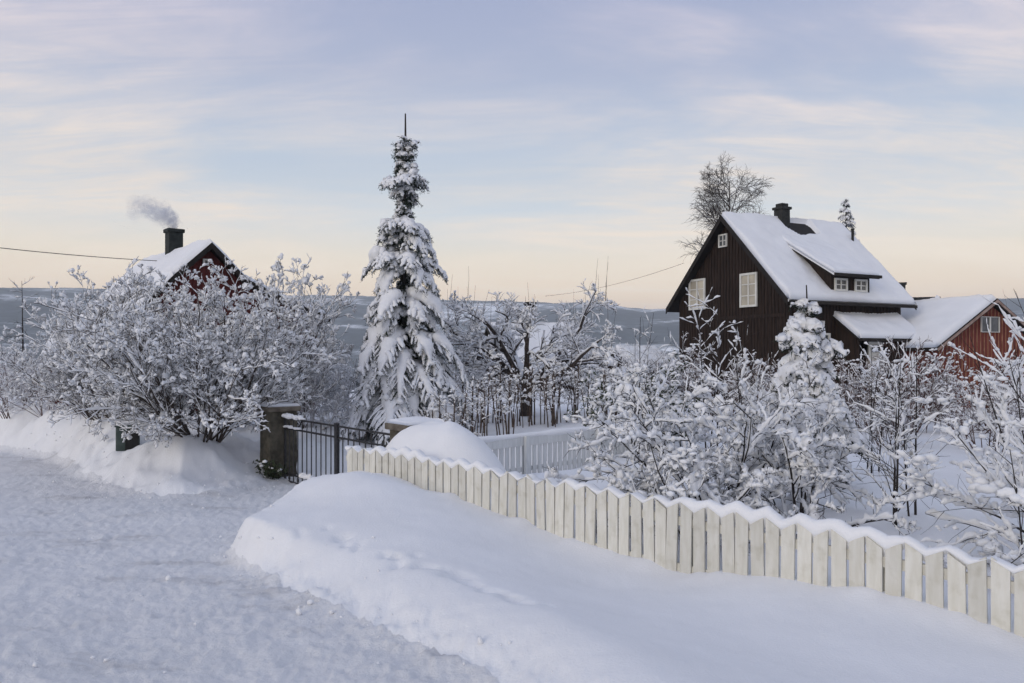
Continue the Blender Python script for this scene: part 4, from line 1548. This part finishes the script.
# birch behind the brown house
def birch():
    r = np.random.default_rng(71)
    b = at(731, 300, 48)
    tr = stems([(0, 0, -0.3)], [(0.0, 0, 1)], [13.2], [0.19], 12, 0.02, 0.02, 0.12, r)
    c1 = grow(*tr, 46, 0.48, 0.99, 0.28, 52, 0.30, -0.03, 0.12, 7, 0.5, 0.022, r, 0.25)
    c2 = grow(*c1, 9, 0.2, 1.0, 0.46, 45, 0.1, -0.10, 0.14, 6, 0.55, 0.013, r)
    c3 = grow(*c2, 9, 0.15, 1.0, 0.60, 42, 0.0, -0.16, 0.16, 5, 0.55, 0.0095, r)
    ch = [(*c1, 5), (*c2, 4), (*c3, 3)]
    root = plant('birch_tree', 'bare grey birch with drooping frosted twigs behind the brown house', 'birch tree', (b[0], 48, -2.4), ch, M['bark'],
                 [(0, 0.012, 0.012, 0.5), (1, 0.01, 0.010, 0.4)])
    t = MB()
    t.add(*tubes(*tr, 8))
    t.build('trunk', M['bark'], root, smooth=True)


birch()


# larch at the far left
def larch():
    r = np.random.default_rng(72)
    b = G(24, 30)
    tr = stems([(0, 0, -0.2)], [(0.0, 0, 1)], [4.9], [0.05], 8, 0.01, 0, 0.12, r)
    c1 = grow(*tr, 34, 0.08, 0.97, 0.19, 80, 0.0, 0.0, 0.08, 5, 0.4, 0.008, r, 0.4)
    c2 = grow(*c1, 4, 0.2, 1.0, 0.4, 45, 0.0, 0.0, 0.1, 4, 0.6, 0.006, r)
    root = plant('larch_tree', 'slender bare larch with a straight dark trunk at the far left', 'larch tree', b, [(*c1, 4), (*c2, 3)], M['bark_dark'], [(0, 0.016, 0.014, 0.7)])
    t = MB()
    t.add(*tubes(*tr, 7))
    t.build('trunk', M['bark_dark'], root, smooth=True)


larch()


# berry canes in rows
g3 = 'berry canes in rows beyond the white fence'


def canes(label, loc, seed):
    r = np.random.default_rng(seed)
    n = 13
    base = np.stack([r.uniform(-0.75, 0.75, n), r.uniform(-0.3, 0.3, n), np.full(n, -0.2)], 1)
    d = np.stack([r.normal(size=n) * 0.05, r.normal(size=n) * 0.05, np.ones(n)], 1)
    c0 = stems(base, d, r.uniform(1.1, 1.85, n), r.uniform(0.013, 0.028, n), 6, 0.04, 0, 0.6, r)
    c1 = grow(*c0, 6, 0.5, 1.0, 0.26, 60, 0.0, -0.1, 0.2, 5, 0.5, 0.006, r)
    c2 = grow(*c1, 3, 0.3, 1.0, 0.5, 50, 0.0, -0.05, 0.2, 4, 0.5, 0.005, r)
    tp = tips(c0[0], r, 0.45)
    return plant('berry_bush', label, 'berry bush', loc, [(*c0, 6), (*c1, 4), (*c2, 3)], M['bark_cane'],
                 [(1, 0.018, 0.02, 0.6), (2, 0.016, 0.02, 0.45)], g3, 'canes', extra_blobs=(tp, r.uniform(0.04, 0.10, (len(tp), 1)) * np.array([1.2, 1, 0.7])))


kA = canes('brown berry canes nearest the right side of the spruce', G(458, 19.5), 81)
kB = canes('brown berry canes in front of the apple trunk', G(528, 21.5), 82)
for k, (src, u, Y, s, lab) in enumerate([
    (kB, 486, 20.5, 1.0, 'brown berry canes between spruce and apple trunk, in the front row'),
    (kA, 505, 22.5, 1.05, 'brown berry canes just left of the apple trunk'),
    (kA, 556, 22.0, 1.0, 'brown berry canes just right of the apple trunk'),
    (kB, 586, 22.5, 1.0, 'brown berry canes above the post of the white fence'),
    (kA, 613, 23, 1.0, 'brown berry canes at the right end of the row'),
    (kB, 448, 24, 1.0, 'brown berry canes in the back row by the spruce'),
    (kB, 640, 24.5, 1.0, 'brown berry canes partly hidden by the big snowy bush')]):
    dup(src, G(u, Y), 0.35 * k - 0.6, s, lab, g3)


# snowy evergreen bush left of the house, with dark gaps
def evergreen_bush():
    r = np.random.default_rng(91)
    b = G(640, 17.5)
    base, d, L = fan(14, 0.3, 0, (5, 65), 1.75, r)
    c0 = stems(base, d, L, np.full(14, 0.02), 6, 0.1, 0, 0.4, r)
    c1 = grow(*c0, 6, 0.2, 1, 0.45, 45, 0.1, -0.03, 0.12, 5, 0.6, 0.007, r)
    c2 = grow(*c1, 4, 0.3, 1, 0.5, 45, 0.1, -0.03, 0.12, 4, 0.6, 0.006, r)
    tp = c2[0][:, -1]
    root = plant('evergreen_bush', 'rounded evergreen bush with dark leaves under thick snow tufts, left of house', 'bush', b, [(*c0, 5), (*c1, 4), (*c2, 3)], M['bark_dark'],
                 [(1, 0.03, 0.03, 0.8)], extra_blobs=(tp + (0, 0, 0.03), r.uniform(0.03, 0.10, (len(tp), 1)) * np.array([1.2, 1, 0.75])))
    pts = np.repeat(tp, 10, 0)
    pts = pts + r.normal(size=pts.shape) * 0.05
    a, c = unit(r.normal(size=pts.shape)), unit(r.normal(size=pts.shape))
    V = np.stack([pts - a * 0.045, pts + c * 0.02, pts + a * 0.045, pts - c * 0.02], 1).reshape(-1, 3)
    MB().add(V, np.arange(len(V)).reshape(-1, 4)).build('leaves', M['ivy'], root)


evergreen_bush()


# big snowy bush behind the fence
def open_bush(label, x, Y, seed, n, tilt, L, m=(5, 5, 3), k=1.0, lean=None, clump=0.18):
    """open bush of dark branches, each carrying a line of snow"""
    r = np.random.default_rng(seed)
    base, d, L = fan(n, 0.35, 0, tilt, L, r)
    if lean is not None:
        d = unit(d + np.array(lean))
    c0 = stems(base, d, L, r.uniform(0.012, 0.022, n), 9, 0.09, -0.012, 0.3, r)
    c1 = grow(*c0, m[0], 0.18, 1.0, 0.50, 50, 0.06, -0.03, 0.12, 7, 0.6, 0.007, r)
    c2 = grow(*c1, m[1], 0.2, 1.0, 0.50, 48, 0.04, -0.03, 0.14, 5, 0.6, 0.005, r)
    c3 = grow(*c2, m[2], 0.2, 1.0, 0.60, 50, 0.06, -0.02, 0.14, 4, 0.6, 0.0045, r)
    tp = np.concatenate([c1[0][r.random(len(c1[0])) < clump * 1.6, 3], c2[0][r.random(len(c2[0])) < clump, 2]])
    sz_ = r.uniform(0.03, 0.075, (len(tp), 1)) * np.array([1.3, 1.1, 0.8]) * r.uniform(0.8, 1.3, (len(tp), 3)) * k
    return plant('snowy_bush', label, 'bush', (x, Y, gz(x, Y)), [(*c0, 6), (*c1, 5), (*c2, 4), (*c3, 3)], M['bark_dark'],
                 [(0, 0.030 * k, 0.036 * k, 0.7), (1, 0.032 * k, 0.040 * k, 0.9), (2, 0.026 * k, 0.033 * k, 0.72), (3, 0.019 * k, 0.024 * k, 0.42)], extra_blobs=(tp, sz_), even=True)


def PX(u, Y):
    return (u - CU) / F * Y, Y


open_bush('large spreading bush buried in fluffy snow, just behind the picket fence', *PX(712, 10.4), 101, 16, (5, 68), 1.95)
open_bush('low snow covered bush leaning over the middle of the picket fence', *PX(690, 9.35), 102, 10, (15, 58), 1.3, (5, 5, 3), 0.95, (-0.2, -0.12, 0), 0.3)
open_bush('snow covered bush below the fir sapling, behind the picket fence', *PX(792, 9.6), 103, 10, (10, 66), 1.5, (5, 5, 3), 0.95)


# fir sapling
fx, fY = (805 - CU) / F * 12.2, 12.2
ft = [(0.86, 0.16, 3, 1.0, 0.3, 1.6), (0.79, 0.24, 4, 0.7, 0.4, 1.8), (0.72, 0.36, 4, 0.5, 0.4, 1.7), (0.66, 0.46, 5, 0.5, 0.4, 1.9), (0.59, 0.40, 5, 0.35, 0.45, 1.6), (0.53, 0.58, 5, 0.4, 0.5, 1.9), (0.46, 0.52, 6, 0.25, 0.5, 1.7),
      (0.39, 0.66, 6, 0.3, 0.5, 1.9), (0.32, 0.60, 6, 0.2, 0.5, 1.6), (0.25, 0.78, 7, 0.2, 0.5, 1.8), (0.17, 0.78, 7, 0.1, 0.45, 1.6), (0.10, 0.72, 7, 0.1, 0.4, 1.5)]
spruce('fir_sapling', 'young fir sapling heaped with snow in front of the brown house corner', (fx, fY, gz(fx, fY)), 3.05, ft, 111, 1.3, None, 0.03, 3)['category'] = 'sapling'


# thin saplings in the snow behind the fence
def sapling(label, u, Y, H, seed, n=2, lean=0.05, sn=1.0, branches=16, tall=True):
    r = np.random.default_rng(seed)
    x = (u - CU) / F * Y
    base = np.stack([r.normal(size=n) * 0.08, r.normal(size=n) * 0.08, np.full(n, -0.2)], 1)
    d = np.stack([r.normal(size=n) * lean, r.normal(size=n) * lean, np.ones(n)], 1)
    c0 = stems(base, d, H * r.uniform(0.75, 1.05, n), r.uniform(0.013, 0.019, n), 10, 0.025, 0, 0.2, r)
    c1 = grow(*c0, branches, 0.16, 0.92, 0.30, 55, 0.2, 0.0, 0.1, 6, 0.5, 0.005, r)
    c2 = grow(*c1, 4, 0.2, 1, 0.5, 45, 0.1, 0, 0.12, 4, 0.6, 0.0035, r)
    tp = np.concatenate([tips(c1[0], r, 0.12), c1[0][r.random(len(c1[0])) < 0.2, 2]])
    return plant('sapling', label, 'sapling', (x, Y, gz(x, Y)), [(*c0, 6), (*c1, 4), (*c2, 3)], M['bark_dark'],
                 [(1, 0.014 * sn, 0.016 * sn, 0.6), (2, 0.011 * sn, 0.013 * sn, 0.5)], extra_blobs=(tp, r.uniform(0.02, 0.06, (len(tp), 1)) * sn * np.array([1.3, 1, 0.75])))


sapling('tall thin sapling standing alone in the snow, right of the fir', 896, 9.3, 2.75, 121, 2, 0.03, 1.0)
sapling('slim leaning sapling with bare tips just right of the tall thin one', 922, 9.8, 2.2, 122, 2, 0.1, 0.9, 12)
sapling('sprouting sapling before the brown house gable', 712, 14.5, 3.3, 123, 3, 0.10, 1.0, 12)
sapling('sprouting sapling left of the brown house corner', 640, 15.5, 3.2, 124, 4, 0.10, 0.9, 10)
sapling('sapling with snow tufts to the right of the big snowy bush', 760, 11.5, 2.6, 125, 3, 0.12, 1.2, 14)
sapling('bare twiggy sapling in front of the porch roof', 868, 13.5, 2.6, 126, 3, 0.08, 0.9, 12)


# overhanging shrub at the right edge
def edge_bush(label, x, Y, seed, n, H, sn, tilt=(15, 75), toward=None, shoots=5):
    r = np.random.default_rng(seed)
    base, d, L = fan(n, 0.2, 0, tilt, H, r)
    if toward is not None:
        d = unit(d + np.array(toward))
    c0 = stems(base, d, L, r.uniform(0.012, 0.02, n), 8, 0.07, -0.012, 0.3, r)
    c1 = grow(*c0, 6, 0.25, 1.0, 0.45, 42, 0.12, -0.02, 0.12, 6, 0.55, 0.005, r)
    c2 = grow(*c1, 4, 0.2, 1.0, 0.5, 45, 0.12, -0.02, 0.12, 5, 0.6, 0.003, r)
    tp = np.concatenate([c1[0][r.random(len(c1[0])) < 0.3, q] for q in (2, 4)] + [tips(c2[0], r, 0.12)])
    k = shoots
    up = r.choice(len(c0[0]), k)
    s0 = stems(c0[0][up, 5], np.stack([r.normal(size=k) * 0.22 - 0.1, r.normal(size=k) * 0.15, np.ones(k)], 1), r.uniform(0.7, 1.6, k), np.full(k, 0.009), 7, 0.05, 0, 0.4, r)
    s1 = grow(*s0, 4, 0.3, 0.9, 0.3, 35, 0.2, 0.05, 0.08, 4, 0.6, 0.005, r)
    return plant('snowy_bush', label, 'bush', (x, Y, gz(x, Y)), [(*c0, 6), (*c1, 5), (*c2, 3), (*s0, 5), (*s1, 3)], M['bark_dark'],
                 [(0, 0.036 * sn, 0.042 * sn, 0.75), (1, 0.032 * sn, 0.038 * sn, 0.85), (2, 0.019 * sn, 0.023 * sn, 0.6)],
                 extra_blobs=(tp, r.uniform(0.03, 0.085, (len(tp), 1)) * sn * np.array([1.3, 1.2, 0.8])), even=True)


edge_bush('snow heaped bush reaching in from the right edge above the fence', 5.75, 8.0, 131, 16, 1.9, 1.15, (10, 80), (-0.5, 0, 0))
edge_bush('upright snow tufted bush at the right edge in front of the barn', 9.2, 12.6, 132, 14, 2.9, 0.95, (3, 45), (-0.15, 0, 0), 16)


# ------------------------------------------------------------------ overhead cables
def cable(name, label, A, B, sag, rad):
    t = np.linspace(0, 1, 30)
    A, B = np.asarray(A, float), np.asarray(B, float)
    P = A + (B - A) * t[:, None]
    P[:, 2] -= sag * 4 * t * (1 - t)
    c = (A + B) / 2
    o = MB().tube(P - A, np.full(30, rad), 6).build(name, M['wire'], smooth=True)
    o.location = A
    tag(o, label, 'cable')


cable('power_cable', 'overhead cable crossing the sky at left to the red house', at(183, 262, 31.0) + (at(-60, 222, 24) - at(183, 262, 31.0)) * 2.6, at(183, 262, 31.0), 0.6, 0.014)
cable('power_cable', 'thin overhead cable from the brown house gable toward the cottage', at(684, 263, 36.6), at(545, 296, 46.5), 0.25, 0.008)


# ------------------------------------------------------------------ crumbs of ploughed snow along the road
def crumbs():
    r = np.random.default_rng(141)
    pts = []
    ed = ROAD[2:13]
    for lo, hi, n, spread in ((2, 12, 90, 0.15), (16, 22, 260, 0.5)):
        for k in range(n):
            i = r.integers(lo, hi)
            t = r.random()
            p = ROAD[i] * (1 - t) + ROAD[i + 1] * t + r.normal(size=2) * spread
            pts.append(p)
    for k in range(120):
        Y = r.uniform(4, 16)
        pts.append(np.array([(r.uniform(-60, 380) - CU) / F * Y, Y]))
    pts = np.array(pts)
    z, d = terrain(pts[:, 0], pts[:, 1])
    s = r.gamma(2.0, 0.006, (len(pts), 1))
    s = np.clip(s, 0.006, 0.026)
    ok = pts[:, 1] > 3.5
    V, T = blobs(np.column_stack([pts, z + s[:, 0] * 0.4])[ok], (s * r.uniform(0.7, 1.3, (len(pts), 3)))[ok], 1, 0.3, r)
    o = MB().add(V, T=T).build('snow_crumbs', M['snow'], smooth=True)
    tag(o, 'loose crumbs of snow scattered along the road edges', 'snow', kind='stuff')


crumbs()


# ------------------------------------------------------------------ haze
def haze():
    mb = MB()
    mb.box(-8600, 8600, -8600, 8600, -270, 345)
    m = bpy.data.materials.new('haze')
    m.use_nodes = True
    nt = m.node_tree
    for n in list(nt.nodes):
        if n.type == 'BSDF_PRINCIPLED':
            nt.nodes.remove(n)
    out = next(n for n in nt.nodes if n.type == 'OUTPUT_MATERIAL')
    v = nt.nodes.new('ShaderNodeVolumePrincipled')
    v.inputs['Color'].default_value = (0.84, 0.915, 1.0, 1)
    v.inputs['Density'].default_value = 0.0002
    nt.links.new(v.outputs[0], out.inputs['Volume'])
    o = mb.build('haze', m)
    tag(o, kind='stuff', label='pale winter haze filling the valley', cat='haze')


haze()

# ------------------------------------------------------------------ sky and light
SUN_EL, SUN_AZ = math.radians(16), math.radians(222)     # azimuth clockwise from +Y: behind the camera, to the left


def world():
    w = bpy.data.worlds.new('World')
    scene.world = w
    w.use_nodes = True
    nt = w.node_tree
    N, L = nt.nodes, nt.links
    bg = next(n for n in N if n.type == 'BACKGROUND')
    bg.inputs['Strength'].default_value = 0.1
    sky = N.new('ShaderNodeTexSky')
    sky.sky_type = 'NISHITA'
    sky.sun_disc = False
    sky.sun_elevation = SUN_EL
    sky.sun_rotation = SUN_AZ
    sky.air_density = 1.0
    sky.dust_density = 1.5
    tc = N.new('ShaderNodeTexCoord')
    sep = N.new('ShaderNodeSeparateXYZ')
    L.new(tc.outputs['Generated'], sep.inputs[0])
    # thin high overcast: colour by height above the horizon
    ramp = N.new('ShaderNodeValToRGB')
    e = ramp.color_ramp.elements
    K = 1.08

    def srgb(r, g, b):
        return tuple((c / 255 / 12.92 if c / 255 <= 0.04045 else ((c / 255 + 0.055) / 1.055) ** 2.4) for c in (r, g, b)) + (1,)
    stops = [(0.0, (236, 208, 196)), (0.03, (253, 212, 176)), (0.07, (255, 226, 188)), (0.12, (242, 229, 206)), (0.17, (217, 224, 229)), (0.24, (198, 211, 228)), (0.33, (180, 189, 214)), (0.42, (167, 176, 207)), (0.7, (152, 173, 203)), (1.0, (152, 175, 204))]
    e[0].position, e[0].color = stops[0][0], srgb(*stops[0][1])
    e[1].position, e[1].color = stops[-1][0], srgb(*stops[-1][1])
    for p, c in stops[1:-1]:
        k = e.new(p)
        k.color = srgb(*c)
    L.new(sep.outputs['Z'], ramp.inputs['Fac'])
    # cloud streaks, projected on a high layer
    den = N.new('ShaderNodeMath')
    den.operation = 'ADD'
    den.inputs[1].default_value = 0.16
    L.new(sep.outputs['Z'], den.inputs[0])
    px = N.new('ShaderNodeMath')
    px.operation = 'DIVIDE'
    L.new(sep.outputs['X'], px.inputs[0])
    L.new(den.outputs[0], px.inputs[1])
    py = N.new('ShaderNodeMath')
    py.operation = 'DIVIDE'
    L.new(sep.outputs['Y'], py.inputs[0])
    L.new(den.outputs[0], py.inputs[1])
    cb = N.new('ShaderNodeCombineXYZ')
    L.new(px.outputs[0], cb.inputs[0])
    L.new(py.outputs[0], cb.inputs[1])
    def layer(rot, scl, ns, detail, rough, dist, lo, hi):
        mp = N.new('ShaderNodeMapping')
        mp.inputs['Rotation'].default_value = (0, 0, math.radians(rot))
        mp.inputs['Scale'].default_value = scl
        L.new(cb.outputs[0], mp.inputs['Vector'])
        n1 = N.new('ShaderNodeTexNoise')
        n1.inputs['Scale'].default_value = ns
        n1.inputs['Detail'].default_value = detail
        n1.inputs['Roughness'].default_value = rough
        n1.inputs['Distortion'].default_value = dist
        L.new(mp.outputs[0], n1.inputs['Vector'])
        cr = N.new('ShaderNodeMapRange')
        cr.interpolation_type = 'SMOOTHSTEP'
        cr.inputs['From Min'].default_value = lo
        cr.inputs['From Max'].default_value = hi
        L.new(n1.outputs['Fac'], cr.inputs['Value'])
        return cr.outputs[0]

    def mth(op, a, b):
        m = N.new('ShaderNodeMath')
        m.operation = op
        for i, q in enumerate((a, b)):
            if isinstance(q, (int, float)):
                m.inputs[i].default_value = q
            else:
                L.new(q, m.inputs[i])
        return m.outputs[0]
    broad = layer(35, (0.75, 1.15, 1), 1.0, 6, 0.55, 0.5, 0.38, 0.62)
    fibre = layer(-38, (0.7, 3.2, 1), 2.2, 10, 0.66, 0.9, 0.30, 0.72)
    flecks = layer(12, (1.0, 2.0, 1), 6.0, 8, 0.62, 0.4, 0.45, 0.75)
    fac = mth('MULTIPLY', broad, mth('ADD', 0.35, mth('MULTIPLY', fibre, 0.65)))
    fac = mth('ADD', mth('MULTIPLY', fac, 0.95), mth('MULTIPLY', mth('MULTIPLY', flecks, broad), 0.18))
    ccol = N.new('ShaderNodeValToRGB')
    ce = ccol.color_ramp.elements
    ce[0].position, ce[0].color = 0.10, srgb(255, 236, 210)
    ce[1].position, ce[1].color = 0.42, srgb(226, 216, 230)
    k = ce.new(0.24)
    k.color = srgb(248, 236, 226)
    L.new(sep.outputs['Z'], ccol.inputs['Fac'])
    cmix = N.new('ShaderNodeMixRGB')
    L.new(fac, cmix.inputs[0])
    L.new(ramp.outputs[0], cmix.inputs[1])
    L.new(ccol.outputs[0], cmix.inputs[2])
    # bring to the physical scale of the sky texture (strength 0.1)
    sc = N.new('ShaderNodeVectorMath')
    sc.operation = 'SCALE'
    gl = N.new('ShaderNodeMapRange')
    gl.interpolation_type = 'SMOOTHSTEP'
    gl.inputs['From Min'].default_value = 0.0
    gl.inputs['From Max'].default_value = 0.24
    gl.inputs['To Min'].default_value = 10.0 * K * 1.45
    gl.inputs['To Max'].default_value = 10.0 * K
    L.new(sep.outputs['Z'], gl.inputs['Value'])
    L.new(gl.outputs[0], sc.inputs['Scale'])
    L.new(cmix.outputs[0], sc.inputs[0])
    mix = N.new('ShaderNodeMixRGB')
    mix.inputs[0].default_value = 0.88
    L.new(sky.outputs[0], mix.inputs[1])
    L.new(sc.outputs[0], mix.inputs[2])
    L.new(mix.outputs[0], bg.inputs['Color'])
    w.cycles.sampling_method = 'MANUAL'
    w.cycles.sample_map_resolution = 512


world()
sun = bpy.data.lights.new('sun', 'SUN')
sun.energy = 1.1
sun.angle = math.radians(30)
sun.color = (1.0, 0.91, 0.77)
so = bpy.data.objects.new('sun', sun)
COL.objects.link(so)
so.location = (-20, -20, 30)
dirv = Vector((math.sin(SUN_AZ) * math.cos(SUN_EL), math.cos(SUN_AZ) * math.cos(SUN_EL), math.sin(SUN_EL)))
so.rotation_euler = (-dirv).to_track_quat('-Z', 'Y').to_euler()

# ------------------------------------------------------------------ camera
cam = bpy.data.cameras.new('camera')
cam.sensor_width = 36
cam.lens = 36 * F / 1024
cam.shift_y = (HV - 341.5) / 1024
cam.clip_start = 0.1
cam.clip_end = 20000
co = bpy.data.objects.new('camera', cam)
COL.objects.link(co)
co.location = (0, 0, 0)
co.rotation_euler = (math.radians(90), 0, 0)
scene.camera = co

scene.view_settings.view_transform = 'Standard'
scene.view_settings.look = 'None'
scene.view_settings.gamma = 1
scene.view_settings.exposure = 0.0
scene.cycles.use_denoising = True
scene.cycles.max_bounces = 8
scene.cycles.volume_bounces = 3
